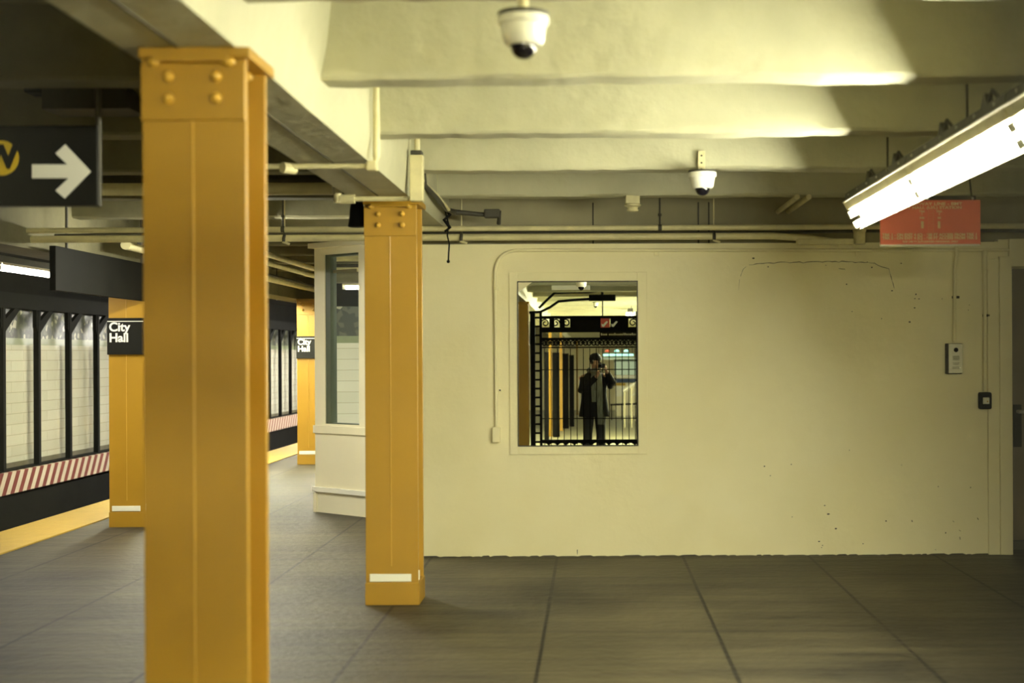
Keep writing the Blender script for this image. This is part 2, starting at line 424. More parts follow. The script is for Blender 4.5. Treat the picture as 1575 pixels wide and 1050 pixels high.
# mirror surround, thin raised plaster panel, and hairline cracks
pa = P(783, 419, D); pb = P(996, 698, D)
ma, mb_ = P(797, 434, D), P(980.5, 684, D)
b = MB(); y0, y1 = D-.012, D+.01
b.box(pa.x, ma.x-.004, y0, y1, pb.z, pa.z, .003); b.box(mb_.x+.004, pb.x, y0, y1, pb.z, pa.z, .003)
b.box(ma.x-.004, mb_.x+.004, y0, y1, ma.z+.004, pa.z, .003); b.box(ma.x-.004, mb_.x+.004, y0, y1, pb.z, mb_.z-.004, .003)
b.build('mirror_surround', 'wall', wf, label='raised plaster border around the mirror')
def crack(pts, r=.0022):
    b = MB(); q = []
    for (x0, y0_), (x1, y1_) in zip(pts, pts[1:]):
        n = max(2, int(math.hypot(x1-x0, y1_-y0_)/5))
        for i in range(n):
            t = i/n; q.append(P(x0+(x1-x0)*t, y0_+(y1_-y0_)*t+random.uniform(-1, 1), D))
    b.tube(q, [r*random.uniform(.4, 1.3) for _ in q], 5); return b.build('plaster_crack', 'dpipe', wf)
crack([(1152, 407), (1190, 404), (1250, 403), (1305, 402), (1345, 405), (1367, 414), (1372, 432), (1377, 448)])
crack([(1139, 424), (1143, 413), (1152, 407)], .0015)
crack([(1136, 445), (1138, 424)], .0012)
crack([(1290, 412), (1305, 416)], .002)
crack([(888, 846), (888, 857)], .003)
crack([(1402, 800), (1405, 805)], .004); crack([(1476, 826), (1478, 834)], .003); crack([(1503, 797), (1507, 801)], .003)
crack([(1475, 815), (1480, 817)], .003); crack([(1465, 800), (1470, 806)], .002)
b = MB()
for i in range(38):
    px = random.uniform(1150, 1530); py = random.uniform(690, 850) if i % 2 else random.uniform(395, 500)
    q = P(px, py, D); r_ = random.uniform(.002, .006)
    b.ball((q.x, D, q.z), r_, random.uniform(.6, 2), .3, 1, seg=8)
b.build('chipped_spot', 'dpipe', wf)

# the mirror: a slightly tilted pane
mc = (ma+mb_)/2; mw = (mb_.x-ma.x)/2; mh = (ma.z-mb_.z)/2
mo = thing('wall_mirror', 'rectangular wall mirror showing a barred gate and a person', 'mirror', (mc.x, D-.006, mc.z))
dirv = Vector(((MX-911)/F, 1, -(MY-545)/F)).normalized()
b = MB(); b.box(-mw, mw, -.001, .001, -mh, mh)
rotm = Vector((0, 1, 0)).rotation_difference(dirv).to_matrix().to_4x4()
b.xf(rotm); g = b.build('mirror_pane', 'mirror'); g.parent = mo; g.location = (0, 0, 0)
b = MB(); e = .008
b.box(-mw-e, -mw, -.012, .004, -mh-e, mh+e).box(mw, mw+e, -.012, .004, -mh-e, mh+e).box(-mw, mw, -.012, .004, mh, mh+e).box(-mw, mw, -.012, .004, -mh-e, -mh)
g = b.build('mirror_edge', 'dpipe'); g.parent = mo; g.location = (0, 0, 0)

# ------------------------------------------------------------------ booth at the left end of the wall
A = P(484, 785, 14.6); B_ = Vector((-1.965, 13.82, 0)); A = Vector((-2.85, 14.6, 0))
tdir = (B_-A).normalized(); nrm = Vector((tdir.y, -tdir.x, 0))       # facing the camera
Lb = (B_-A).length
BH = 2.70
mt = Matrix.Translation(A) @ Matrix(((tdir.x, -nrm.x, 0, 0), (tdir.y, -nrm.y, 0, 0), (0, 0, 1, 0), (0, 0, 0, 1)))
def bx(b, u0, u1, d0, d1, z0, z1, bev=0):
    c = MB(); c.box(u0, u1, d0, d1, z0, z1, bev); c.xf(mt)
    me = bpy.data.meshes.new('t'); c.bm.to_mesh(me); c.bm.free(); b.bm.from_mesh(me); bpy.data.meshes.remove(me)
def upx(px):   # where the ray of a pixel column meets the booth face
    s = (px-911)/F
    return (A.x-s*A.y)/(s*tdir.y-tdir.x)
u0, u1 = upx(500), upx(552)
zw0, zw1 = CH-(650-545)*14.4/F, CH+(545-388)*14.3/F
b = MB()
bx(b, 0, Lb, 0, .12, 0, zw0); bx(b, 0, u0, 0, .12, zw0, zw1); bx(b, u1, Lb, 0, .12, zw0, zw1); bx(b, 0, Lb, 0, .12, zw1, BH)
b.prism([(A.x, A.y+.02), (A.x+.12, A.y+.02), (A.x+.12, 19), (A.x, 19)], 0, BH, 'XY')
b.prism([(-1.965, 13.82), (-1.62, D+.02), (-1.5, D+.02), (-1.85, 13.85)], 0, BH, 'XY')
wb = struct(b.build('wall_booth', 'booth'), 'cream corner booth with a window')
b = MB(); bx(b, -.02, Lb, -.03, 0.01, .21, .26, .004); b.build('base_trim', 'strip', wb, label='pale raised strip near the floor')
b = MB(); bx(b, -.012, Lb, -.02, .01, zw0-.10, zw0-.02, .004); bx(b, -.012, .035, -.02, .01, 0, .2); b.build('sill_trim', 'booth', wb)
b = MB(); bx(b, -.03, Lb, -.06, .14, BH, BH+.05); b.build('cornice', 'booth', wb)
struct(MB().prism([(A.x, A.y+.05), (-1.93, 13.87), (-1.6, D+.2), (XR, D+.2), (XR, 19), (A.x, 19)], 2.44, 2.47, 'XY').build('ceiling_booth', 'ceil_dark'))
wn = MB(); f = .035
bx(wn, u0, u0+f*2.2, .01, .1, zw0, zw1); bx(wn, u1-f*.3, u1, .01, .1, zw0, zw1); bx(wn, u0, u1, .01, .1, zw0, zw0+f*.3); bx(wn, u0, u1, .01, .1, zw1-f*.6, zw1)
wn = struct(wn.build('window_1', 'frame_g'), 'green framed booth window reflecting tiles')
b = MB(); bx(b, u0, u1, .05, .06, zw0, zw1); b.build('window_pane', 'glass', wn)

# ------------------------------------------------------------------ yellow H columns
CW = .337
def column(x0, y0, label, top=gz, detail=True, dep=.30, group='yellow steel columns'):
    xc = x0+CW/2
    t = thing('steel_column', label, 'column', (xc, y0+dep/2, 0), group)
    h = top-.012
    b = MB(); b.box(x0, x0+CW, y0, y0+.028, 0, h, .003); b.box(x0, x0+CW, y0+dep-.028, y0+dep, 0, h, .003)
    b.box(xc-.012, xc+.012, y0+.02, y0+dep-.02, 0, h)
    b.build('shaft', 'yellow', t)
    # boxed web plates a little inside the flanges
    b = MB()
    b.box(x0-.004, x0+CW+.02, y0-.03, y0+dep+.03, top-.035, top-.001, .004)
    b.build('cap_plate', 'yellow', t)
    b = MB(); zs = top-.235
    b.box(x0, x0+CW, y0-.014, y0+.002, zs, top-.05, .003); b.build('splice_plate', 'yellow', t)
    b = MB(); b.box(x0+.05, x0+CW-.05, y0-.05, y0-.005, top-.05, top-.03); b.build('top_angle', 'yellow', t)
    b = MB(); b.tube([(xc-.004, y0-.001, .25), (xc-.004, y0-.001, zs)], .0028, 6); b.build('weld_seam', 'bolt', t)
    for dz in (.095, .165):
        for dx in (-.077, .077):
            MB().lathe([(.001, -.032), (.008, -.030), (.014, -.025), (.016, -.018), (.018, -.013), (.018, 0)], (xc+dx, y0-.012, top-dz), 'Y', 12).build('bolt', 'bolt', t, smooth=True)
    for dx in (-.12, .12):
        MB().ball((xc+dx, y0-.03, top-.05), .022, 1, 1, .7, 10).build('bolt', 'bolt', t, smooth=True)
    for dy in (.08, .22):
        MB().ball((x0+CW-.05, y0+dy, top-.05), .02, 1, 1, .8, 10).build('bolt', 'bolt', t, smooth=True)
    if detail:
        b = MB(); b.box(x0+.025, x0+CW-.045, y0-.008, y0, .150, .200, .003); b.box(x0+CW, x0+CW+.006, y0+.004, y0+.024, .16, .22)
        b.build('reflective_strip', 'strip', t, label='white reflective strip')
        b = MB(); b.box(x0-.004, x0+CW+.006, y0-.006, y0+dep+.006, 0, .142, .003); b.build('column_foot', 'yellow', t)
    return t
column(-1.459, 4.62, 'large ochre steel column nearest the camera, running out of the bottom of the photo')
column(-1.459, 9.12, 'ochre steel column standing just left of the cream wall')
column(-1.459, .04, 'ochre steel column at the left edge of the mirror, beside the barred gate')
xw = -1.459
for px, z, lb in ((842.3, -11.5, 'thin yellow pole nearest the gate post in the mirror'), (858, -15, 'second thin yellow pole in the mirror, with its foot visible'), (880.5, -31, 'third thin yellow pole in the mirror, close to the small red cabinet')):
    d = (px-923)/F*(2*D-z); t = thing('yellow_pole', lb, 'pole', (d, z, 0), 'thin yellow poles in the hall')
    MB().box(d-.035, d+.035, z-.035, z+.035, 0, BZ).build('pole_shaft', 'yellow', t)
    MB().box(d-.06, d+.06, z-.06, z+.06, 0, .03).build('pole_foot', 'yellow', t)
for i, z in enumerate(()):
    column(xw, z, ['ochre column deep in the mirror, first right of the gate post', 'ochre column deep in the mirror, second from the gate post',
                   'ochre column deep in the mirror, third from the gate post', 'farthest ochre column seen in the mirror'][i])
for x0, y0, lb in ((-4.54, 13.35, 'ochre column with a City Hall sign beside the yellow platform edge, partly behind the largest column'),
                   (-4.35, 20.95, 'distant ochre column with a City Hall sign, just left of the cream booth'),
                   (-4.45, 17.15, 'ochre platform column hidden behind the largest near column')):
    column(x0, y0, lb, top=CH+.84)
def cityhall(x0, y0, zt, zb, label):
    t = thing('station_name_sign', label, 'sign', (x0+CW/2, y0-.03, (zt+zb)/2), 'City Hall column signs')
    MB().box(x0-.004, x0+CW+.004, y0-.034, y0-.014, zb, zt, .003).build('sign_panel', 'signblack', t)
    MB().box(x0+.0, x0+CW, y0-.037, y0-.030, zt-.035, zt-.028).build('sign_line', 'signwhite', t)
    text('sign_lettering', 'City\nHall', 'signwhite', .115, (x0+.016, y0-.037, zt-.138), t, bold=.0032, align='LEFT')
    return t
cityhall(-4.54, 13.35, P(190, 489, 13.35).z, P(190, 545, 13.35).z, 'black City Hall sign on the column beside the yellow platform edge')
cityhall(-4.35, 20.95, P(470, 517, 20.95).z, P(470, 551, 20.95).z, 'small distant black City Hall sign on the column left of the booth')

# ------------------------------------------------------------------ fluorescent fixtures
def fixture(x, y0, y1, z, tilt, label, tube='tube', rods=(), group='fluorescent fixtures', screws=True):
    ym = (y0+y1)/2
    t = thing('fluorescent_fixture', label, 'light', (x, ym, z), group)
    rot = Matrix.Translation((x, ym, z)) @ Matrix.Rotation(tilt, 4, 'Y')
    h = (y1-y0)/2
    def put(b, n, m, sm=False):
        b.xf(rot); return b.build(n, m, t, smooth=sm)
    b = MB(); b.box(-.05, .05, -h, h, .004, .075, .006); put(b, 'housing', 'housing')
    if tilt:
        hw, tx, dp = .066, .034, .046
    else:
        hw, tx, dp = .085, .04, .018
    b = MB(); b.prism([(-hw-.003, -dp), (-hw, -dp), (-hw+.004, .0), (hw-.004, 0), (hw, -dp), (hw+.003, -dp), (hw+.002, .006), (-hw-.002, .006)], -h, h); put(b, 'reflector', 'pan')
    for sx in (-tx, tx):
        b = MB(); b.lathe([(.016, -h+.035), (.019, -h+.04), (.019, h-.04), (.016, h-.035)], (sx, 0, -.040), 'Y', 14); put(b, 'tube', tube, True)
        for sy in (-1, 1):
            b = MB(); b.box(sx-.02, sx+.02, sy*h-(.036 if sy > 0 else 0), sy*h+(.036 if sy < 0 else 0), -.062, 0, .004); put(b, 'tube_socket', 'white')
    if tilt:
        b = MB(); b.box(-hw-.050, -hw-.001, -h, h, -.054, -.049); b.box(-hw-.050, -hw-.044, -h, h, -.049, -.01); put(b, 'tray_side', 'pipe')
        lx, lz = x-(.066+.050)*math.cos(tilt)-.052*math.sin(tilt), z+(.066+.050)*math.sin(tilt)-.052*math.cos(tilt)
        lz -= .045
        MB().box(lx-.006, lx+.004, y0, y1, lz+.043, lz+.050).build('fascia_lip', 'pan', t)
        lz += .045
        MB().prism([(lx+.004, lz), (lx+.14, lz-.03), (lx+.12, lz+.055), (lx+.010, lz+.055)], y0, y1).build('fascia', 'housing', t)
        for i in range(6):
            MB().ball((lx+.005, y0+(i+.5)*(y1-y0)/6, lz+.035), .007, seg=8).build('screw', 'greym', t, smooth=True)
        for fy in (.2, .62):
            yy = y0+fy*(y1-y0)
            MB().prism([(yy-.06, lz+.05), (yy+.06, lz+.05), (yy+.04, lz+.07), (yy+.010, lz+.11), (yy-.010, lz+.11), (yy-.04, lz+.07)], lx+.02, lx+.05, 'YZ').build('bracket', 'housing', t)
            MB().tube([(lx+.03, yy-.2, lz+.05), (lx+.02, yy-.12, lz+.10), (lx+.03, yy-.03, lz+.07)], .008, 6).build('wire_loop', 'dpipe', t)
    if not rods: rods = (y0+.3, y1-.3)
    for ry in rods:
        MB().tube([(x+.02, ry, z+.05), (x+.02, ry, CZ+.01)], .006, 8).build('hanger_rod', 'dpipe', t)
    return t
FX, FZ, FT = 1.615, 2.425, R(62.5)
pitch = 1.66
names = ['far end unit of the tilted fluorescent row at the right, nearest the red sign', 'second unit from the far end of the tilted fluorescent row at the right',
         'third unit of the tilted fluorescent row, cut by the right edge of the photo', 'nearest unit of the tilted fluorescent row, right of the frame']
for i in range(3):
    y1 = 8.55-i*pitch
    fixture(FX, y1-pitch+.01, y1, FZ, FT, names[i], 'tuberow', rods=(y1-.7, ))
fixture(-5.5, 11.6, 13.05, 2.47, 0, 'fluorescent tube above the platform edge at the left edge of the photo, near unit', 'tubecool', rods=(12,))
fixture(-5.5, 13.07, 14.52, 2.47, 0, 'fluorescent tube above the platform edge at the left edge of the photo, far unit', 'tubecool', rods=(14,))
fixture(-2.95, 11.4, 12.35, 2.60, 0, 'added fluorescent hidden behind the largest column to light the booth', 'fillplat')  # added light, kept behind the column, to brighten the booth
for i in range(4):
    fixture(-4.95, 16.6+i*1.5, 18.09+i*1.5, 2.55, 0, ['platform edge fluorescent under the left girder, first unit', 'platform edge fluorescent under the left girder, second unit', 'platform edge fluorescent under the left girder, third unit', 'small bright fluorescent glimpsed right of the largest column under the left girder'][i], 'tube')
for i in range(7):
    fixture(-4.95, 26.5+i*2.6, 28+i*2.6, 2.55, 0, 'far platform fluorescent beyond the booth, unit %s' % ['one', 'two', 'three', 'four', 'five', 'six', 'seven'][i], 'tubefar')
# unseen fixtures added behind the camera to brighten wall and hall
for i, z in enumerate((-6, -9, -12)):
    fixture(3.3, z-1.5, z, 2.66, 0, 'added unseen fluorescent behind the gate, right row, %s' % ['near', 'middle', 'far'][i], 'tube', screws=False)
    fixture(1.5, z+4-1.5, z+4, 2.66, 0, 'added unseen fluorescent behind the gate, centre row, %s' % ['near', 'middle', 'far'][i], 'fillcentre', screws=False)
    fixture(-3.2, z-1.5, z, 2.66, 0, 'added unseen fluorescent behind the gate, left row, %s' % ['near', 'middle', 'far'][i], 'fillhall', screws=False)
for i, z in enumerate((-16, -20, -24, -28, -32)):  # more added lights, out of view, for the far hall
    fixture(2.8, z-1.5, z, 2.66, 0, 'added unseen distant hall fluorescent, right row, %s' % ['nearest', 'second', 'third', 'fourth', 'farthest'][i], 'fillback', screws=False)
    fixture(-4.2, z-1.5, z, 2.66, 0, 'added unseen distant hall fluorescent, left row, %s' % ['nearest', 'second', 'third', 'fourth', 'farthest'][i], 'fillback', screws=False)
q = Q(968, 477, -5)  # this fixture does show in the mirror
fixture(q.x, -6.5, -5.0, q.z, 0, 'bright fluorescent at the upper right corner of the mirror', 'tube', screws=False)

# ------------------------------------------------------------------ dome cameras
def dome(c, r, label, bracket):
    t = thing('dome_camera', label, 'security camera', c, 'dome cameras')
    x, y, z = c
    MB().lathe([(r*.98, 0), (r, -r*.10), (r, -r*.28), (r*.90, -r*.34), (r*.84, -r*.62), (r*.78, -r*1.0), (r*.66, -r*1.12), (.0, -r*1.12)], (x, y, z), n=32).build('camera_shell', 'white', t, smooth=True)
    MB().lathe([(r*.52, -r*1.0), (r*.52, -r*1.16), (r*.47, -r*1.36), (r*.36, -r*1.52), (r*.2, -r*1.62), (0.001, -r*1.65)], (x, y, z), n=28).build('camera_lens_dome', 'smoke', t, smooth=True)
    MB().lathe([(r*1.0, .012), (r*1.0, 0), (r*.5, 0), (r*.5, .012)], (x, y, z), n=28).build('mounting_ring', 'dpipe', t, smooth=True)
    bracket(t, x, y, z)
def stem(t, x, y, z):
    MB().tube([(x, y, z), (x, y, CZ+.01)], .017, 14).build('stem', 'pipe', t, smooth=True)
def strap(t, x, y, z):
    b = MB(); b.box(x-.022, x+.022, y+.06, y+.075, z, z+.145, .002); b.build('bracket', 'pipe', t)
    b = MB(); b.box(x-.02, x+.02, y-.02, y+.075, z, z+.012); b.build('bracket_arm', 'pipe', t)
    for q_ in (.03, .07, .115):
        MB().ball((x, y+.058, z+q_), .006, seg=8).build('screw', 'dpipe', t)
q = P(805, 26, 4.45); dome((q.x, 4.45, q.z), .080, 'large white dome camera hanging from the ceiling at the top centre', stem)
q = P(1080, 266, 8.87); dome((q.x, 8.855, q.z), .088, 'smaller white dome camera strapped to a ceiling beam above the wall', strap)
q = Q(915, 466, -3); dome((q.x, q.y, q.z+.03), .055, 'small dark dome camera seen in the upper mirror behind the gate', stem)

# ------------------------------------------------------------------ pipes, conduits, boxes
def arc(p, c, q, n=8):
    p, c, q = Vector(p), Vector(c), Vector(q)
    return [(p*(1-t)**2+c*2*t*(1-t)+q*t*t) for t in [i/n for i in range(n+1)]]
# two long pipes in front of the wall top
pp = thing('long_pipe', 'upper of two long cream pipes running across the top of the wall', 'pipe', (0, D-.3, 2.6), 'pipes along the wall top')
zA = P(911, 350.5, D-.3).z
MB().tube([(-4.4, D-.3, zA), (XR, D-.3, zA)], .021, 12).build('pipe_run', 'pipe', pp, smooth=True)
for px in (435, 1015):
    q = P(px, 350, D-.3)
    MB().tube([(q.x, D-.3, zA+.0), (q.x, D-.3, CZ)], .007, 8).build('hanger_rod', 'dpipe', pp)
    MB().lathe([(.02, -.015), (.026, -.012), (.026, .012), (.02, .015)], (q.x, D-.3, zA), 'X', 12).build('hanger_clamp', 'dpipe', pp, smooth=True)
    MB().lathe([(.008, -.012), (.014, -.008), (.014, .008), (.008, .012)], (q.x, D-.3, zA+.10), 'Z', 8).build('hanger_nut', 'dpipe', pp)
# dark cable tray / pipe between them
lp = thing('long_pipe', 'lower of two long cream pipes running across the top of the wall', 'pipe', (0, D-.26, 2.5), 'pipes along the wall top')
zB_ = P(911, 364, D-.22).z
e1 = P(1190, 361, D-.22); e2 = P(1240, 366, D-.22); e3 = P(1290, 373, D-.22)
MB().tube([(-4.4, D-.22, zB_), (e1.x, D-.22, zB_), (e2.x, D-.22, e2.z), (e3.x, D-.22, e3.z)], .027, 12).build('pipe_run', 'pipe', lp, smooth=True)
for px in (710, 1098, 438):
    q = P(px, 365, D-.22)
    MB().tube([(q.x, D-.22, zB_), (q.x, D-.22, CZ)], .005, 8).build('hanger_rod', 'pipe', lp)
    MB().tube([(q.x-.0, D-.26, zB_-.03), (q.x+.0, D-.26, zB_-.005), (q.x, D-.22, zB_+.035)], .012, 8).build('hanger_clamp', 'dpipe', lp)
    MB().tube([(q.x-.01, D-.26, zB_-.03), (q.x+.045, D-.25, zB_-.05)], .010, 8).build('hanger_bolt', 'pipe', lp)
q0 = P(1225, 366, D-.2); q1 = P(1312, 372, D-.2)
MB().box(q0.x, q1.x, D-.25, D-.17, q1.z-.02, q1.z+.025, .008).build('pipe_fitting', 'pipe', lp)
cn = thing('junction_canister', 'short cream cylindrical junction can at the right end of the lower pipe', 'junction box', P(1322, 364, D-.2))
q = P(1322, 376, D-.2); q_ = P(1322, 352, D-.2)
MB().lathe([(.03, 0), (.045, .006), (.047, .10), (.052, .104), (.052, .118), (.04, .125)], (q.x, D-.2, q.z), n=20).build('can', 'pipe', cn, smooth=True)
MB().tube([(q.x, D-.2, q.z+.11), (q.x, D-.2, CZ)], .014, 10).build('conduit_drop', 'pipe', cn)
# slim dark cable run right under
ck = thing('black_cable', 'long dark cable sagging between the two cream pipes', 'cable', (0, D-.18, 2.55))
zc = P(911, 358, D-.16).z
MB().tube([(-4.2+i*.62, D-.16, zc+.006*math.sin(i*1.3)) for i in range(16)], .012, 8).build('cable_run', 'dpipe', ck, smooth=True)
# thin conduit with a rounded corner dropping left of the mirror
c1 = thing('wall_conduit', 'thin conduit curving down the wall left of the mirror to a small fitting', 'conduit', P(763, 384, D))
r_ = .013; yc = D-.02
pts = [P(1555, 384.5, yc), P(1300, 384.5, yc), P(1000, 384.5, yc), P(801, 384.5, yc)]
pts = [Vector((p.x, yc, p.z)) for p in pts]
pts += arc(P(800, 384.5, yc), P(763, 384.5, yc), P(761.5, 420, yc), 10) + [P(763.5, 656, yc)]
pts = [Vector((p.x, yc, p.z)) for p in pts]
MB().tube(pts, r_, 12).build('conduit_run', 'wall', c1, smooth=True)
q = P(763, 443, yc); MB().lathe([(.014, -.016), (.019, -.012), (.019, .012), (.014, .016)], (q.x, yc, q.z), n=14).build('coupling', 'wall', c1, smooth=True)
q = P(765, 600, yc); MB().box(q.x-.022, q.x+.035, D-.012, D, q.z-.012, q.z+.012, .003).build('strap_clip', 'wall', c1)
MB().ball((q.x+.02, D-.013, q.z), .007, seg=8).build('strap_screw', 'dpipe', c1)
q = P(763, 668, yc); MB().box(q.x-.030, q.x+.034, D-.055, D, q.z-.062, q.z+.062, .008).build('end_fitting', 'wall', c1)
for px in (1010, 1320):
    q = P(px, 388, yc); MB().box(q.x-.02, q.x+.02, D-.01, D+.001, q.z-.025, q.z+.01, .003).build('strap_clip', 'wall', c1)
# conduit and intercom, conduit and key switch
c2 = thing('wall_conduit', 'vertical conduit above the grey intercom panel', 'conduit', P(1467, 380, D), 'vertical conduits at right')
pts = [P(1470, 372, D), P(1470, 395, D), P(1467, 412, D), P(1466.5, 526, D)]
MB().tube([(p.x, D-.028, p.z) for p in pts], .014, 12).build('conduit_run', 'wall', c2, smooth=True)
q = P(1468, 457, D); MB().box(q.x-.022, q.x+.035, D-.02, D, q.z-.01, q.z+.01, .003).build('strap_clip', 'dpipe', c2)
c3 = thing('wall_conduit', 'vertical conduit above the small black key switch near the door', 'conduit', P(1513, 380, D), 'vertical conduits at right')
MB().tube([(P(1513, y, D).x, D-.028, P(1513, y, D).z) for y in (390, 601)], .014, 12).build('conduit_run', 'wall', c3, smooth=True)
q = P(1515, 485, D); MB().box(q.x-.022, q.x+.035, D-.02, D, q.z-.01, q.z+.01, .003).build('strap_clip', 'dpipe', c3)
q = P(1513, 395, D); MB().lathe([(.016, -.10), (.022, -.09), (.022, .05), (.016, .055)], (q.x, D-.028, q.z), n=14).build('coupling', 'wall', c3, smooth=True)
ic = thing('intercom_panel', 'grey metal intercom box with a round black button on the wall', 'intercom', P(1468, 551, D))
a = P(1456, 528, D-.06); c = P(1480, 575, D-.06)
MB().box(a.x, c.x, D-.055, D, c.z, a.z, .004).build('case', 'dpipe', ic)
MB().box(a.x+.014, c.x+.002, D-.066, D-.05, c.z+.006, a.z-.002, .003).build('face_plate', 'greym', ic)
q = P(1470, 538, D-.06); MB().lathe([(0.001, -.012), (.012, -.011), (.016, -.006), (.018, 0)], (q.x, D-.066, q.z), 'Y', 20).build('button', 'black', ic, smooth=True)
b = MB()
for i in range(5):
    q = P(1470, 547.5+i*1.4, D-.06); b.box(q.x-.026, q.x+.026, D-.0675, D-.065, q.z-.0018, q.z+.0018)
b.build('speaker_grille', 'housing', ic)
b = MB()
for yy, w_ in ((558, .026), (560, .022), (564.5, .028), (566.5, .028)):
    q = P(1470, yy, D-.06); b.box(q.x-w_, q.x+w_, D-.0675, D-.065, q.z-.0014, q.z+.0014)
b.build('printed_lines', 'black', ic)
q = P(1476, 565, D-.06); MB().ball((q.x, D-.068, q.z), .006, seg=10).build('lock_screw', 'white', ic)
ks = thing('key_switch', 'small black wall switch box with a silver key plate', 'switch', P(1516, 616, D))
a = P(1506, 603, D-.05); c = P(1525, 629, D-.05)
MB().box(a.x, c.x, D-.07, D, c.z, a.z, .014).build('switch_box', 'black', ks)
a2 = P(1511, 611, D-.06); c2_ = P(1521, 621, D-.06)
MB().box(a2.x, c2_.x, D-.076, D-.068, c2_.z, a2.z, .003).build('key_plate', 'greym', ks)
q = P(1518, 617, D-.06); MB().ball((q.x, D-.077, q.z), .006, seg=10).build('key_cylinder', mat('brass', (.8, .5, .15), .25, metal=.9), ks, smooth=True)
# small ceiling detector
dt = thing('ceiling_detector', 'small round detector hanging from the last ceiling beam above the mirror', 'detector', P(973, 305, 10.48))
q = P(973, 304, 10.5); z0 = BZ
MB().box(q.x-.052, q.x+.052, 10.45, 10.55, z0-.055, z0+.01, .004).build('mounting_box', 'pipe', dt)
MB().lathe([(.03, -.055), (.062, -.058), (.062, -.070), (.04, -.078), (.036, -.092), (.044, -.096), (.042, -.108), (.02, -.112)], (q.x, 10.5, z0), n=24).build('detector_head', 'pipe', dt, smooth=True)
# conduit loops around the girder
g1 = thing('girder_conduit', 'cream conduit wrapped around the girder midway between the two large columns', 'conduit', (gx1, 7.3, gz), 'conduits wrapped around the girder')
yy = 7.28
MB().tube([(gx1+.05, yy, CZ), (gx1+.05, yy, gz+.02)] + arc((gx1+.05, yy, gz+.02), (gx1+.05, yy, gz-.03), (gx1+.0, yy, gz-.03), 5) + [(gx0-.35, yy, gz-.03)], .014, 12).build('conduit_run', 'pipe', g1, smooth=True)
MB().box(gx1-.0, gx1+.055, yy-.03, yy+.03, gz-.055, gz-.006, .008).build('conduit_elbow', 'pipe', g1)
MB().tube([(gx0-.05, yy-.03, gz-.04), (gx0-.0, yy+.03, gz-.04)], .028, 10).build('conduit_coupling', 'pipe', g1)
g2 = thing('girder_conduit', 'cream conduit and box wrapped around the girder just before the second column', 'conduit', (gx1, 8.7, gz), 'conduits wrapped around the girder')
yy = 8.80
MB().tube([(gx1+.072, yy, CZ), (gx1+.072, yy, gz+.26)], .018, 12).build('conduit_riser', 'pipe', g2, smooth=True)
MB().box(gx1+.030, gx1+.112, yy-.05, yy+.03, gz-.05, gz+.235, .006).build('conduit_box', 'pipe', g2)
MB().box(gx1+.036, gx1+.106, yy-.055, yy+.035, gz+.235, gz+.262, .006).build('box_collar', 'dpipe', g2)
MB().tube([(gx1+.02, yy, gz-.03), (gx0-.0, yy, gz-.03)], .016, 12).build('conduit_run', 'pipe', g2, smooth=True)
MB().tube([(gx0+.06, yy, gz-.03), (gx0-.03, yy, gz-.03)], .030, 12).build('conduit_elbow', 'pipe', g2, smooth=True)
MB().tube([(gx0-.045, yy, gz-.055), (gx0-.045, yy, gz+.12)], .026, 12).build('elbow_riser', 'pipe', g2, smooth=True)
# conduit dropping past column two to an elbow above the wall
g3 = thing('bent_conduit', 'dark bent conduit right of the second column joining the pipes over the wall', 'conduit', P(685, 325, 10.2))
pts = [P(651, 262, 9.5), P(653, 285, 9.6), P(672, 305, 10.0), P(686, 322, 10.6), P(700, 326, 10.85), P(744, 330, 10.9), P(768, 328, 10.9), P(767, 344, 10.95)]
MB().tube(pts, .017, 10).build('conduit_run', 'dpipe', g3, smooth=True)
q = P(757, 329, 10.9); MB().box(q.x-.06, q.x+.06, q.y-.04, q.y+.04, q.z-.03, q.z+.035, .008).build('elbow_body', 'dpipe', g3)
pts = [P(649, 275, 9.5), P(651, 280, 9.6), P(671, 299, 10.0), P(690, 322, 10.6)]
MB().tube(pts, .014, 10).build('conduit_run', 'pipe', g3, smooth=True)
pts = [P(661, 283, 9.9), P(658, 278, 9.9), P(664, 300, 10.0)]
w1 = thing('hanging_wire', 'short black wire hanging down over the top of the wall right of the second column', 'wire', P(690, 400, 10.9))
pts = [P(684, 322, 10.85), P(690, 345, 10.85), P(688, 362, 10.85), P(691, 375, 10.85), P(690, 390, 10.85), P(689.5, 402, 10.85)]
MB().tube(pts, .006, 8).build('wire_strand', 'black', w1, smooth=True)
MB().tube([P(684, 320, 10.88), P(692, 330, 10.85), P(683, 338, 10.85), P(692, 350, 10.85), P(684, 356, 10.85)], .010, 8).build('wire_coil', 'black', w1, smooth=True)
q = P(689.5, 402, 10.85); MB().ball(q, .013, seg=8).build('wire_tip', 'black', w1)
# diagonal pair of pipes running back over the wall
for i, (xx, lb) in enumerate(((1.49, 'left of two parallel pipes running back under the ceiling above the wall'), (1.575, 'right of two parallel pipes running back under the ceiling above the wall'))):
    o = MB().tube([(xx, 10.3, BZ-.03), (xx, D+.1, BZ-.03)], .02, 10).build('ceiling_pipe', 'pipe', smooth=True, origin=(xx, 10.3, BZ-.03)); tag(o, lb, 'pipe', 'pipes under the recess ceiling')
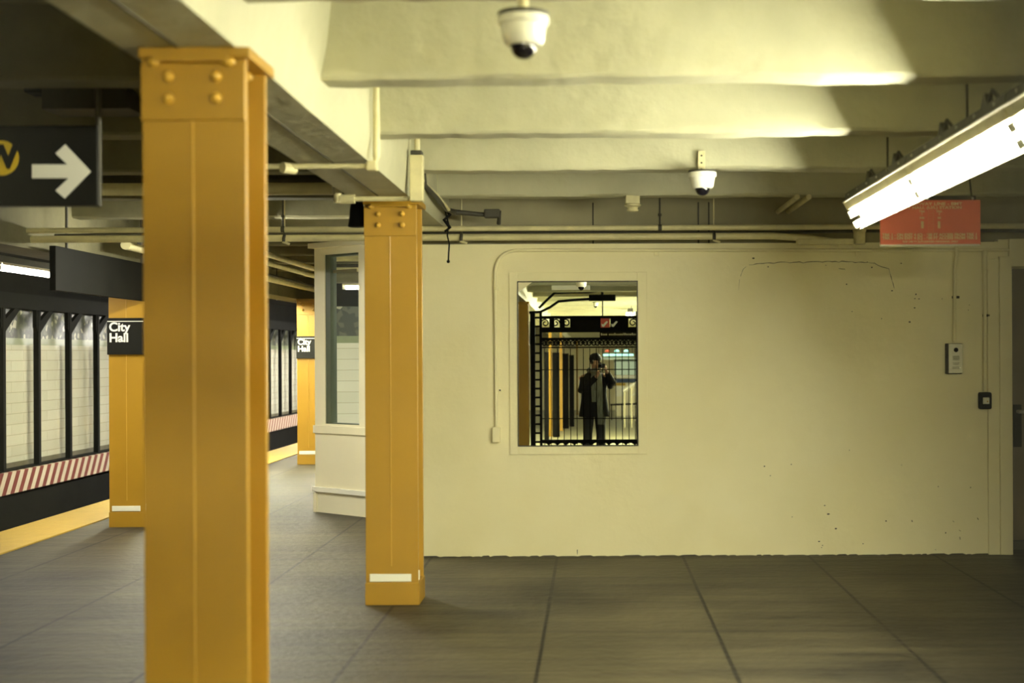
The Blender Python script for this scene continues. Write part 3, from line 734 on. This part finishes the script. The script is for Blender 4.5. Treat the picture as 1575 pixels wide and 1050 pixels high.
# pipes over the left platform
o = MB().tube([(-4.3, 9.62, BZ-.03), (-1.75, 9.62, BZ-.035)], .042, 14).build('drain_pipe', 'pipe', smooth=True, origin=(-3, 9.62, BZ-.03)); tag(o, 'thick pale pipe crossing between the two near columns under the ceiling', 'pipe')
o = MB().tube([(-4.3, 9.9, BZ+.05), (-1.72, 9.9, BZ+.05)], .05, 12).build('cable_duct', 'dpipe', smooth=True, origin=(-3, 9.9, BZ)); tag(o, 'black duct just above the thick pale pipe between the near columns', 'duct')
for xx, dz, r_, lb in ((-3.42, 1.07, .030, 'upper of the long pipes running toward the platform beyond the largest column'), (-3.70, 1.06, .030, 'second long pipe running toward the platform beyond the largest column'),
                       (-3.98, 1.0, .018, 'thin dark pipe among the long platform pipes'), (-4.10, .985, .045, 'thick lowest pipe running along the platform girder')):
    o = MB().tube([(xx, 12.5, CH+dz), (xx, 20, CH+dz), (xx, 34, CH+dz)], r_, 12).build('platform_pipe', 'dpipe' if r_ < .02 else 'pipe', smooth=True, origin=(xx, 12.5, CH+dz)); tag(o, lb, 'pipe', 'long platform pipes')
for zz in (15.5, 18.5, 21.5):
    MB().tube([(-4.10, zz, CH+1.0), (-4.10, zz, CZ)], .008, 8).build('hanger_rod', 'dpipe', o)

# ------------------------------------------------------------------ black posts with brackets along the tracks
posts = []
for i in range(19):
    z = 20.03+1.275*(i-1)
    px = 911-8.33*F/z
    if i == 0: lb = 'black iron track post just outside the left edge of the photo'
    elif i < 5: lb = ['leftmost black iron post in front of the white tile wall', 'second black iron post from the left along the tile wall', 'third black iron post from the left along the tile wall', 'fourth black iron post from the left, nearest the City Hall column'][i-1]
    elif 411 < px < 457: lb = ['', 'black iron post along the tile wall just right of the largest column', 'black iron post midway between largest column and distant City Hall column', 'black iron post nearest the distant City Hall column'][1 if px < 422 else 2 if px < 437 else 3]
    else: lb = 'black iron track post number %s from the left, hidden behind a yellow column' % ['zero','one','two','three','four','five','six','seven','eight','nine','ten','eleven','twelve','thirteen','fourteen','fifteen','sixteen','seventeen','eighteen','nineteen'][i]
    t = thing('iron_post', lb, 'post', (-8.32, z, 0), 'black iron posts along the tracks')
    posts.append(px)
    MB().box(-8.36, -8.28, z-.045, z+.045, .0, 2.32).build('post_shaft', 'iron', t)
    MB().prism([(z+.02, 1.93), (z+.12, 2.0), (z+.62, 2.32), (z+.44, 2.32), (z+.02, 2.12)], -8.35, -8.29, 'YZ').build('diagonal_brace', 'iron', t)
    MB().prism([(z-.02, 1.93), (z-.09, 2.05), (z-.09, 2.32), (z-.02, 2.32)], -8.35, -8.29, 'YZ').build('knee_plate', 'iron', t)
tb = MB().box(-8.40, -8.24, 17, 46, 2.30, 2.52).build('header_beam', 'iron', origin=(-8.32, 30, 2.3)); tag(tb, 'long black iron beam carried by the row of track posts', 'beam')
# long black hanging panel over the platform edge
bp_ = thing('black_signboard', 'long black board hanging over the platform edge behind the left arrow sign', 'board', (-4.2, 13.7, 2.3))
MB().box(-4.235, -4.185, 11.1, 13.55, 2.12, 2.47, .004).build('panel_board', 'black', bp_)
for zz in (11.4, 13.3):
    MB().tube([(-4.21, zz, 2.45), (-4.21, zz, CZ)], .012, 8).build('hanger_rod', 'dpipe', bp_)

# ------------------------------------------------------------------ arrow sign (upper left)
sg = thing('direction_sign', 'black overhead sign with yellow W disc and white arrow at the upper left', 'sign', P(75, 255, 6.2))
zS = 6.2
tl = P(0, 193, zS); br = P(150, 316, zS)
MB().box(-3.7, br.x, zS, zS+.06, br.z, tl.z, .004).build('sign_panel', 'signblack', sg)
q = P(3, 243, zS)
MB().lathe([(0.001, -.004), (.075, -.004), (.076, 0.001)], (q.x, zS, q.z), 'Y', 40).build('yellow_disc', 'bullet', sg)
text('disc_letter', 'W', 'signblack', .135, (q.x, zS-.006, q.z), sg, bold=.0075)
pts = [(50, 253), (104, 253), (86, 236), (101, 222), (140, 264), (100, 305), (86, 293), (106, 274), (50, 274)]
MB().prism([(P(x, y, zS).x, P(x, y, zS).z) for x, y in pts], zS-.004, zS+.001).build('arrow', 'signwhite', sg)
for px in (147, ):
    q = P(px, 100, zS); MB().tube([(q.x, zS+.03, br.z), (q.x, zS+.03, CZ)], .014, 10).build('hanger_pole', 'dpipe', sg)
MB().tube([(-3.5, zS+.03, tl.z), (-3.5, zS+.03, CZ)], .014, 10).build('hanger_pole', 'dpipe', sg)
hb = thing('horn_speaker', 'dark rounded horn fixed at the upper left corner of the second column', 'speaker', P(548, 325, 9.3))
q = P(549, 327, 9.3)
MB().lathe([(.02, .10), (.035, .09), (.045, .03), (.05, -.04), (.06, -.09), (.05, -.095)], tuple(q), n=20).build('horn_bell', 'black', hb, smooth=True)
MB().tube([tuple(q+Vector((0, 0, .08))), (q.x, q.y, gz+.02)], .014, 8).build('horn_bracket', 'dpipe', hb)
# dark equipment case above the sign
eb = thing('equipment_case', 'dark rounded equipment case fixed above the arrow sign', 'case', P(135, 140, 7))
a = P(76, 116, 7.2); c = P(203, 172, 7.2)
MB().prism([(a.x, c.z), (c.x+.02, c.z), (c.x, a.z-.09), (c.x-.08, a.z), (a.x+.04, a.z), (a.x, a.z-.05)], 7.1, 7.35).build('case_body', 'dpipe', eb)
MB().box(a.x-.10, a.x+.02, 7.12, 7.26, a.z-.10, a.z+.02, .01).build('end_cap', 'black', eb)
MB().tube([(c.x-.12, 7.2, a.z-.01), (c.x-.12, 7.2, CZ)], .03, 10).build('hanger', 'dpipe', eb)

# ------------------------------------------------------------------ red emergency sign
rs = thing('red_sign', 'red emergency power sign with cream lettering hanging at the right end', 'sign', P(1431, 342, 8.86))
zR = 8.84
a = P(1354, 308, zR); c = P(1508, 376.5, zR)
MB().box(a.x, c.x, zR, zR+.02, c.z, a.z, .002).build('sign_panel', 'signred', rs)
MB().box(a.x, c.x-.005, zR-.004, zR+.022, c.z-.006, c.z+.005).build('bottom_strip', 'strip', rs)
MB().box(a.x+.16, c.x-.02, zR+.03, zR+.055, a.z-.01, a.z+.03, .003).build('top_channel', 'dpipe', rs)
for dx in (.30, .58):
    MB().ball((a.x+dx, zR+.025, a.z+.012), .008, seg=8).build('screw', 'white', rs)
    MB().tube([(a.x+dx, zR+.045, a.z+.01), (a.x+dx, 8.98, BZ+.03)], .006, 8).build('hanger_rod', 'dpipe', rs)
def rt(name, s, px, py, hpx, xs=1.0, bold=.0005):
    q = P(px, py, zR-.003); return text(name, s, 'signtext', hpx/F*zR*1.38, (q.x, zR-.002, q.z), rs, xs=xs, bold=bold, ext=.001)
rt('sign_text', 'BROADWAY LINE - BMT', 1431, 313.5, 4.6, 1.42)
rt('sign_text', 'CITY HALL (U/L) STATION', 1431, 319.2, 4.2, 1.42)
rt('sign_text', 'TRK\n1', 1418, 327.0, 3.0, 1.2); rt('sign_text', 'TRK\n2', 1444.5, 327.0, 3.0, 1.2)
rt('sign_text', 'NB', 1418, 335, 3.0, 1.3); rt('sign_text', 'SB', 1444.5, 335, 3.0, 1.3)
for px in (1418.5, 1444):
    q0 = P(px-2, 340, zR); q1 = P(px+2, 351, zR)
    MB().box(q0.x, q1.x, zR-.003, zR+.001, q1.z, q0.z, .0012).build('third_rail_mark', 'signtext', rs)
b = MB()
q0 = P(1427.5, 324, zR); q1 = P(1436, 357, zR)
for i in range(9):
    zz = q1.z+(q0.z-q1.z)*i/8; b.box(q0.x, q1.x, zR-.0025, zR+.001, zz-.0012, zz+.0012)
b.box(q0.x, q0.x+.0025, zR-.0025, zR+.001, q1.z, q0.z); b.box(q1.x-.0025, q1.x, zR-.0025, zR+.001, q1.z, q0.z)
b.build('platform_diagram', mat('faded_sign_ink', (.70, .28, .13), .5), rs)
rt('sign_text', 'TRK 1 - ON EXIT 4 (C) - 600 FT ACCESS FROM TRK 1', 1430, 361.0, 4.2, 1.08, .001)
rt('sign_text', 'TRK 2 - ON EXIT 4 (C) - 600 FT ACCESS FROM TRK 2', 1430, 366.0, 4.2, 1.08, .001)
rt('sign_text', 'FOR USE BY AUTHORIZED PERSONNEL ONLY', 1431, 371.5, 2.4, 1.25)

# ------------------------------------------------------------------ gate (the camera looks between two of its bars)
GY = .117
gt = thing('iron_gate', 'black ornamental iron gate with vertical bars, seen in the mirror', 'gate', (0, GY, 0))
def gx(px): return (px-MX)/F*(2*D-GY)
def gzv(py): return CH-(py-MY)/F*(2*D-GY)
MB().box(gx(816), gx(823.5), GY-.04, GY+.04, 0, 2.45, .004).build('gate_post', 'iron', gt)
MB().box(gx(830), gx(834), GY-.025, GY+.025, 0, 2.45, .004).build('gate_post', 'iron', gt)
b = MB(); z = .12
while z < 2.45:
    b.box(gx(823), gx(831), GY-.015, GY+.015, z-.016, z+.016); z += .14
b.build('gate_ladder', 'iron', gt)
bars = [-.060+.102*k for k in range(-8, 7)]
for xb in bars:
    MB().box(xb-.006, xb+.006, GY-.006, GY+.006, .25, 1.87).build('gate_bar', 'iron', gt)
xl, xr = gx(834), gx(980)+.02
MB().box(xl, xr, GY-.009, GY+.009, gzv(569), gzv(567.5), .001).build('gate_rail', 'iron', gt)
MB().box(xl, xr, GY-.009, GY+.009, gzv(644), gzv(642.5), .001).build('gate_rail', 'iron', gt)
MB().box(xl, xr, GY-.02, GY+.02, gzv(681), gzv(675.5), .002).build('bottom_rail', 'iron', gt)
b = MB()
for i in range(11):
    xx = xl+.05+i*.135; b.prism([(xx, gzv(681)), (xx+.10, gzv(681)), (xx+.05, gzv(684.5))], GY-.01, GY+.01)
b.box(xl, xr, GY-.012, GY+.012, gzv(686), gzv(684)); b.build('bottom_ornament', 'iron', gt)
MB().box(xr-.04, xr, GY-.03, GY+.03, 0, 2.45, .003).build('gate_stile', 'iron', gt)
b = MB(); b.box(xl, xr, GY-.02, GY+.02, gzv(535), gzv(533), .002); b.box(xl, xr, GY-.02, GY+.02, gzv(523), gzv(519), .002)
b.box(xl, xr, GY-.02, GY+.02, gzv(511), gzv(503), .002); b.box(xl, xr, GY-.02, GY+.02, gzv(490), gzv(485.5), .002)
b.box(gx(882), gx(938), GY-.02, GY+.02, gzv(504), gzv(489))
b.box(gx(952), gx(967), GY-.02, GY+.02, gzv(504), gzv(489))
b.build('top_rail', 'iron', gt)
def scroll(b, cx, cz, r, flip=1):
    pts = []
    for i in range(22):
        a_ = i/21*math.pi*2.6; rr = r*(1-i/21*.72)
        pts.append((cx+flip*rr*math.cos(a_), GY, cz+rr*math.sin(a_)))
    b.tube(pts, .011, 6)
b = MB(); zc = gzv(496.5)
for i, px in enumerate((834, 850, 866, 969)):
    scroll(b, gx(px)+.05, zc, .066, 1 if i % 2 else -1)
    b.box(gx(px)+.115, gx(px)+.195, GY-.015, GY+.015, zc-.08, zc+.08)
b.build('scrollwork', 'iron', gt)
b = MB(); zc = gzv(528); x = xl
i = 0
while x < xr-.03:
    scroll(b, x+.03, zc, .05, 1 if i % 2 else -1); b.ball((x+.06, GY, zc+.02), .018, seg=8); x += .065; i += 1
b.build('scroll_band', 'iron', gt)

for i, px in enumerate((931, 946, 961)):
    xx = gx(px); zz = gzv(497)
    MB().box(xx-.07, xx+.07, GY+.02, GY+.028, zz-.07, zz+.075).build('header_plate', 'red' if i == 0 else 'black', gt, label='dark red plate on the gate header' if i == 0 else None) if i < 2 else None
    if i < 2:
        MB().prism([(xx-.05, zz-.055), (xx-.02, zz-.06), (xx+.045, zz+.02), (xx+.02, zz+.03), (xx-.03, zz-.02), (xx-.06, zz-.01)], GY+.027, GY+.032).build('header_arrow', 'signwhite', gt, label='small white arrow')
# ------------------------------------------------------------------ the person with the camera (seen in the mirror)
pe = thing('person', 'person in long black coat and grey scarf photographing through the gate', 'person', (-.10, -.34, 0))
def skin(name, nodes, edges, roots, m, parent, sub=2):
    me = bpy.data.meshes.new(name); ks = list(nodes)
    me.from_pydata([nodes[k][0] for k in ks], [(ks.index(a), ks.index(b)) for a, b in edges], [])
    o = bpy.data.objects.new(name, me); COL.objects.link(o)
    md = o.modifiers.new('skin', 'SKIN'); sk = me.skin_vertices[0].data
    for i, k in enumerate(ks):
        r = nodes[k][1]; sk[i].radius = r if isinstance(r, tuple) else (r, r); sk[i].use_root = k in roots
    s = o.modifiers.new('sub', 'SUBSURF'); s.levels = sub; s.render_levels = sub
    md.use_smooth_shade = True
    dg = bpy.context.evaluated_depsgraph_get()
    me2 = bpy.data.meshes.new_from_object(o.evaluated_get(dg)); me2.name = name
    for p in me2.polygons: p.use_smooth = True
    bpy.data.objects.remove(o)
    o = bpy.data.objects.new(name, me2); COL.objects.link(o); me2.materials.clear(); me2.materials.append(M[m])
    o.parent = parent; o.location = -parent_world(parent); return o
px_, py_ = -.10, -.34
N_ = {'pel': ((px_, py_, .96), (.15, .11)), 'sp': ((px_, py_, 1.18), (.13, .10)), 'ch': ((px_, py_, 1.38), (.15, .105)), 'nk': ((px_+.01, py_+.02, 1.51), .055),
      'hd0': ((px_+.02, py_+.05, 1.60), (.060, .070)), 'hd1': ((px_+.02, py_+.06, 1.67), (.074, .090)), 'hd2': ((px_+.02, py_+.04, 1.735), (.068, .082)),
      'sr': ((px_+.17, py_, 1.42), .058), 'er': ((.20, py_+.06, 1.30), .043), 'wr': ((.105, -.17, 1.50), .027), 'hr': ((.085, -.145, 1.555), (.030, .018)),
      'sl': ((px_-.165, py_, 1.41), .058), 'el': ((px_-.17, py_+.10, 1.20), .043), 'wl': ((-.055, -.17, 1.43), .027), 'hl': ((-.02, -.125, 1.515), (.032, .018)),
      'hpr': ((px_+.09, py_, .90), .09), 'knr': ((px_+.105, py_+.02, .50), .058), 'anr': ((px_+.115, py_-.01, .10), .038), 'ftr': ((px_+.125, py_+.13, .045), (.045, .03)),
      'hpl': ((px_-.09, py_, .90), .09), 'knl': ((px_-.105, py_+.02, .50), .058), 'anl': ((px_-.115, py_-.01, .10), .038), 'ftl': ((px_-.125, py_+.13, .045), (.045, .03))}
E_ = [('pel', 'sp'), ('sp', 'ch'), ('ch', 'nk'), ('nk', 'hd0'), ('hd0', 'hd1'), ('hd1', 'hd2'), ('ch', 'sr'), ('sr', 'er'), ('er', 'wr'), ('wr', 'hr'), ('ch', 'sl'), ('sl', 'el'), ('el', 'wl'), ('wl', 'hl'),
      ('pel', 'hpr'), ('hpr', 'knr'), ('knr', 'anr'), ('anr', 'ftr'), ('pel', 'hpl'), ('hpl', 'knl'), ('knl', 'anl'), ('anl', 'ftl')]
roots = {'pel'}
def finger(tag_, pts, rs_=(.0095, .0085, .0075, .006)):
    prev = None
    for i, p in enumerate(pts):
        N_[tag_+str(i)] = (p, rs_[i])
        if prev: E_.append((prev, tag_+str(i)))
        prev = tag_+str(i)
    roots.add(tag_+'0')
# right hand: fingers wrapped round the front of the grip, thumb behind
for i in range(4):
    z = 1.585-.021*i+.004; l = (.95, 1, .97, .85)[i]
    finger('fr%d' % i, [(.093, -.150, z-.006), (.096, -.118*1, z), (.087, -.088*l, z+.002), (.068, -.078, z+.001)])
finger('tr', [(.080, -.165, 1.555), (.073, -.178, 1.585), (.060, -.177, 1.603)], (.011, .010, .008))
# left hand: palm under the lens, fingers curling up its far side
for i in range(4):
    y = -.128+.021*i; l = (.9, 1, .97, .85)[i]
    finger('fl%d' % i, [(-.018, y, 1.522), (.010, y+.003, 1.530), (.034, y+.004, 1.545+.003*l), (.044, y+.003, 1.568*l+1.568*(1-l))])
finger('tl', [(-.035, -.118, 1.525), (-.047, -.100, 1.555), (-.043, -.088, 1.583)], (.011, .010, .008))
body = skin('body', N_, E_, roots, 'skin', pe)
hx, hy, hz = px_+.02, py_+.06, 1.66
# face details: nose, ears, eye, mouth
MB().ball((hx, hy+.098, hz-.01), .016, .8, 1.1, 1.5, 10).ball((hx, hy+.088, hz-.052), .020, 1.2, .5, .35, 10).build('nose_and_mouth', 'skin', body, smooth=True)
MB().ball((hx-.078, hy-.01, hz-.005), .026, .4, .8, 1.2, 10).ball((hx+.078, hy-.01, hz-.005), .026, .4, .8, 1.2, 10).build('ears', 'skin', body, smooth=True)
MB().ball((hx-.032, hy+.082, hz+.018), .012, seg=10).build('eye', 'white', body, smooth=True)
MB().ball((hx-.032, hy+.092, hz+.018), .006, seg=8).build('iris', 'black', body, smooth=True)
b = MB(); b.ball((hx, hy-.02, hz+.045), .112, .90, 1.05, .92, 20)
for v in b.bm.verts:
    if v.co.y > hy+.055 and v.co.z < hz+.03: v.co.y = hy+.055
    d = noise.noise(v.co*38)*.008; v.co += (v.co-Vector((hx, hy-.02, hz+.045))).normalized()*d
b.build('hair', 'hair', pe, smooth=True)
def ell(z, cx, cy, rx, ry, n=28, p=2.4):
    o = []
    for i in range(n):
        a_ = 2*math.pi*i/n; c_, s_ = math.cos(a_), math.sin(a_)
        o.append((cx+rx*math.copysign(abs(c_)**(2/p), c_), cy+ry*math.copysign(abs(s_)**(2/p), s_), z))
    return o
b = MB()
b.loft([ell(.78, px_+.0, py_, .245, .175), ell(.80, px_, py_, .25, .18), ell(.95, px_, py_, .225, .165), ell(1.12, px_, py_, .20, .150), ell(1.30, px_, py_, .205, .15),
        ell(1.39, px_, py_, .20, .142, p=2), ell(1.445, px_, py_, .165, .120, p=2), ell(1.50, px_+.005, py_+.01, .105, .095), ell(1.53, px_+.01, py_+.015, .085, .085), ell(1.52, px_+.01, py_+.015, .07, .07)])
def sub(p, q, t): return tuple(a*(1-t)+c*t for a, c in zip(p, q))
for s_, e_, w_ in (('sr', 'er', 'wr'), ('sl', 'el', 'wl')):
    s3, e3_, w3 = N_[s_][0], N_[e_][0], N_[w_][0]
    b.tube([sub(s3, (px_, py_, 1.44), .45), sub(s3, (s3[0], s3[1], s3[2]-.05), .8), sub(s3, e3_, .5), sub(s3, e3_, .9), sub(e3_, w3, .15), sub(e3_, w3, .55), sub(e3_, w3, .92)], [.045, .066, .070, .066, .062, .054, .046], 14)
for s_ in ('sr', 'sl'):
    q_ = N_[s_][0]; b.ball((q_[0]*.93+px_*.07, q_[1], q_[2]-.055), .078, seg=14)
b.build('coat', 'coat', pe, smooth=True, label='long black coat')
for s_ in (-1, 1):
    MB().loft([ell(.84, px_+s_*.09, py_, .095, .10), ell(.5, px_+s_*.105, py_+.02, .075, .08), ell(.22, px_+s_*.113, py_, .068, .075)]).build('trouser_leg', 'jeans', pe, smooth=True)
    MB().loft([ell(.30, px_+s_*.114, py_, .072, .08), ell(.12, px_+s_*.116, py_, .06, .075), ell(.075, px_+s_*.12, py_+.05, .056, .13), ell(.0, px_+s_*.12, py_+.05, .058, .135)]).build('boot', 'boot', pe, smooth=True)
def sash(pts, wd, th=.018):
    rings = []
    for (x, y, z) in pts:
        rings.append([(x-wd, y, z), (x-wd*.9, y+th, z), (x, y+th*1.4, z), (x+wd*.9, y+th, z), (x+wd, y, z), (x, y-.004, z)])
    return MB().loft(rings)
fy = py_+.150
sash([(px_+.0, py_+.10, 1.49), (px_-.01, py_+.142, 1.40), (px_-.005, fy, 1.25), (px_+.0, fy+.008, 1.12), (px_+.005, fy+.016, 1.02)], .042).build('scarf_end', 'scarf', pe, smooth=True)
sash([(px_+.05, py_+.10, 1.49), (px_+.075, py_+.142, 1.40), (px_+.09, fy, 1.2), (px_+.095, fy+.010, 1.0), (px_+.10, fy+.025, .82), (px_+.105, fy+.030, .66)], .050).build('scarf_end', 'scarf', pe, smooth=True)
b = MB(); ring = []
for i in range(13):
    a_ = i/12*2*math.pi; ring.append((px_+.012+.098*math.cos(a_), py_+.025+.095*math.sin(a_), 1.525+.012*math.sin(2*a_)))
b.tube(ring, .036, 10); b.build('scarf_wrap', 'scarf', pe, smooth=True)
# hand held camera
pc = thing('photo_camera', 'black photo camera held to the eye in the mirror', 'camera', (.03, -.13, 1.575))
MB().box(-.036, .082, -.160, -.105, 1.562, 1.632, .008).box(-.022, .022, -.155, -.115, 1.63, 1.652, .006).build('camera_body', 'boot', pc)
MB().lathe([(.030, -.110), (.034, -.105), (.034, -.05), (.031, -.045), (.031, -.030), (.027, -.028)], (0, 0, CH), 'Y', 28).build('camera_lens', 'boot', pc, smooth=True)
MB().lathe([(.001, -.0265), (.018, -.0275), (.026, -.029), (.026, -.031)], (0, 0, CH), 'Y', 24).build('lens_glass', 'smoke', pc, smooth=True)

# ------------------------------------------------------------------ other things reflected in the mirror
q0 = Q(850, 430, 1.66); q1 = Q(909, 447, 1.66)
o = MB().box(q0.x, q1.x, 1.62, 1.70, q1.z, BZ+.25, .004).build('ceiling_box', 'white', origin=((q0.x+q1.x)/2, 1.66, q1.z)); tag(o, 'pale flat box at the top of the mirror behind the dome camera', 'box')
q0 = Q(906, 453, -.3); q1 = Q(947, 462.5, -.3)
o = MB().box(q0.x, q1.x, -.36, -.24, q1.z, q0.z, .006).build('cable_box', 'black', origin=((q0.x+q1.x)/2, -.3, q1.z)); tag(o, 'black cable box at the upper right of the mirror', 'box')
MB().tube([((q0.x+q1.x)/2, -.3, q0.z-.01), ((q0.x+q1.x)/2, -.3, CZ)], .02, 8).build('box_hanger', 'black', o).location = -Vector(o.location)
for pts, lb in (([(812, 480), (831, 479), (846, 472), (859, 463), (880, 461), (906, 459.5)], 'lower thick black cable curving across the top of the mirror'),
                ([(829, 473), (840, 462), (853, 450), (880, 449), (905, 449), (925, 446), (945, 442.5), (982, 441)], 'upper thick black cable curving across the top of the mirror')):
    pp_ = [Q(x, y, -.3) for x, y in pts]; sm = []
    for i in range(len(pp_)-1):
        for t in (0, .33, .66): sm.append(pp_[i].lerp(pp_[i+1], t))
    sm.append(pp_[-1])
    o = MB().tube(sm, .021, 8).build('black_cable', 'black', smooth=True, origin=tuple(pp_[0])); tag(o, lb, 'cable', 'cables at the gate top')
# exit sign over the gate
zE = -1.2
q0 = Q(922, 509, zE); q1 = Q(990, 519, zE)
hs = thing('overhead_sign', 'black overhead sign with small white words inside the mirror', 'sign', ((q0.x+q1.x)/2, zE, (q0.z+q1.z)/2))
MB().box(q0.x, q1.x, zE-.05, zE, q1.z, q0.z, .003).build('sign_panel', 'signblack', hs)
b = MB(); xx = q0.x+.02
while xx < q1.x-.04:
    w_ = random.uniform(.012, .026); h_ = random.choice((.018, .018, .026)); zz = q0.z-.045
    if random.random() > .12: b.box(xx, xx+w_, zE-.001, zE+.003, zz-.018, zz-.018+h_*1.4, .001)
    xx += w_+.009
b.build('sign_lettering', 'signwhite', hs)
for xx in (q0.x+.05, q1.x-.05): MB().tube([(xx, zE-.025, q0.z), (xx, zE-.025, CZ)], .01, 8).build('hanger_rod', 'black', hs)
def Qbox(name, px0, py0, px1, py1, z, dep, m, label, cat, bev=.004):
    a_ = Q(px0, py0, z); c_ = Q(px1, py1, z)
    o = MB().box(a_.x, c_.x, z-dep, z, max(c_.z, 0), a_.z, bev).build(name, m, origin=((a_.x+c_.x)/2, z-dep/2, max(c_.z, 0)))
    return tag(o, label, cat)
# folded black gate leaves
for i, (a0, a1, yy_, z) in enumerate(((846, 856, 536, -11), (860.5, 869, 536, -16.5), (870.5, 877, 538, -18), (835, 840, 536, -9))):
    xa = Q(a0, 0, z).x; xb = Q(a1, 0, z).x; zt = Q(0, yy_, z).z
    t = thing('folded_gate', ['nearest black folded gate leaf left in the mirror', 'middle black folded gate leaf in the mirror', 'far narrow black folded gate leaf in the mirror', 'black folded gate leaf right beside the gate post in the mirror'][i], 'gate', ((xa+xb)/2, z, 0), 'folded gate leaves')
    b = MB(); n = 7
    for k in range(n+1):
        xx = xa+(xb-xa)*k/n; b.box(xx-.01, xx+.01, z-.01+.03*(k % 2), z+.01+.03*(k % 2), .02, zt)
    b.build('leaf_bars', 'iron', t)
    MB().box(xa, xb, z-.03, z+.0, .0, .07).box(xa, xb, z-.03, z, zt-.08, zt).box(xa, xb, z-.03, z, 1.0, 1.06).build('leaf_rail', 'iron', t)
    MB().box(xa+.02, xb-.02, z-.05, z-.035, .05, zt-.02).build('leaf_panel', 'black', t)
# red box, pale post and turnstile
Qbox('red_cabinet', 883.5, 569, 888, 578.5, -33, .2, 'red', 'small red cabinet left of the person in the mirror', 'cabinet')
Qbox('pale_post', 883, 574, 884.6, 622, -32, .05, 'white', 'thin pale post left of the person in the mirror', 'post')
Qbox('turnstile_cabinet', 886.5, 579, 894, 625, -31, .6, 'black', 'tall dark turnstile cabinet beside the person in the mirror', 'turnstile')
# station booth far behind
zK = -29
kb = thing('station_booth', 'bright glazed station booth right of the person in the mirror', 'booth', (Q(958, 0, zK).x, zK-.5, 0))
def kbox(name, px0, py0, px1, py1, m, dz=0, dep=.06):
    a_ = Q(px0, py0, zK+dz); c_ = Q(px1, py1, zK+dz)
    return MB().box(a_.x, c_.x, zK+dz-dep, zK+dz, max(0, c_.z), a_.z, .004).build(name, m, kb)
kbox('booth_body', 939, 579, 981, 640, 'booth', 0, 1.2)
kbox('interior_wall', 938, 545, 981, 567, 'warmlit', -1.0, .1)
kbox('shelf', 939.5, 568, 980, 571.5, 'white', .04, .3)
kbox('sign_band', 940, 572.5, 981, 579, 'blue', .02, .06)
kbox('yellow_band', 940, 579.5, 955, 583.5, 'tactile', .02)
kbox('poster', 941, 584, 953, 600, 'white', .02, .03)
kbox('roof_band', 938, 543, 981, 546, 'frame_g', .05, 1.2)
for px in (938.5, 949, 959.5, 969, 979): kbox('window_mullion', px, 545, px+1.6, 568, 'frame_g', .03)
for i, px in enumerate((927.5, 942, 956.5)):
    a_ = Q(px, 531.5, zK+.6); t = thing('signal_lamp', ['red domed signal lamp high in the mirror', 'left pale cyan signal lamp high in the mirror', 'right pale cyan signal lamp high in the mirror'][i], 'lamp', tuple(a_), 'signal lamps')
    MB().lathe([(.09, 0), (.085, .03), (.06, .065), (.001, .08)], tuple(a_), n=16).build('lamp_dome', 'redlamp' if i == 0 else 'cyan', t, smooth=True)
    MB().tube([tuple(a_+Vector((0, 0, .07))), (a_.x, a_.y, CZ)], .01, 6).build('lamp_stem', 'black', t)
a_ = Q(921, 534.8, zK+.3); c_ = Q(967.5, 537.8, zK+.3)
o = MB().box(a_.x, c_.x, a_.y-.05, a_.y, c_.z, a_.z).build('cyan_light_strip', 'cyan', origin=tuple((a_+c_)/2)); tag(o, 'pale cyan strip light above the station booth in the mirror', 'light')
for px in (922, 966):
    xx = Q(px, 0, zK+.3).x; MB().tube([(xx, a_.y-.02, a_.z), (xx, a_.y-.02, CZ)], .01, 6).build('strip_hanger', 'black', o).location = -Vector(o.location)
a_ = Q(912, 540.5, zK+.2); c_ = Q(979, 543, zK+.2)
o = MB().box(a_.x, c_.x, a_.y-.05, a_.y, c_.z, a_.z).build('pale_valance', 'white', origin=tuple((a_+c_)/2)); tag(o, 'pale horizontal band just under the cyan strip light', 'panel')
for px in (914, 977):
    xx = Q(px, 0, zK+.2).x; MB().tube([(xx, a_.y-.02, a_.z), (xx, a_.y-.02, CZ)], .008, 6).build('valance_hanger', 'black', o).location = -Vector(o.location)
# railings
rl = thing('stair_railing', 'white sloping stair railing at the right of the mirror', 'railing', tuple(Q(965, 600, -17)))
MB().tube([Q(953, 594, -17), Q(968, 585, -17), Q(982, 576.5, -17)], .045, 8).build('handrail', 'white', rl)
MB().tube([Q(966, 601, -17), Q(982, 592.5, -17)], .022, 8).build('lower_rail', 'white', rl)
for px, py in ((955, 594), (966, 588), (977, 581)):
    p_ = Q(px, py, -17); MB().tube([tuple(p_), (p_.x, p_.y, 0)], .02, 8).build('railing_post', 'wall', rl)
br_ = thing('barrier_rail', 'low black barrier rail across the hall floor in the mirror', 'railing', tuple(Q(955, 614, -24)))
MB().tube([Q(932, 613.5, -24), Q(984, 612, -24)], .03, 8).build('handrail', 'black', br_)
for px in (934, 950, 966, 982):
    p_ = Q(px, 613, -24); MB().tube([tuple(p_), (p_.x, p_.y, 0)], .018, 8).build('railing_post', 'black', br_)
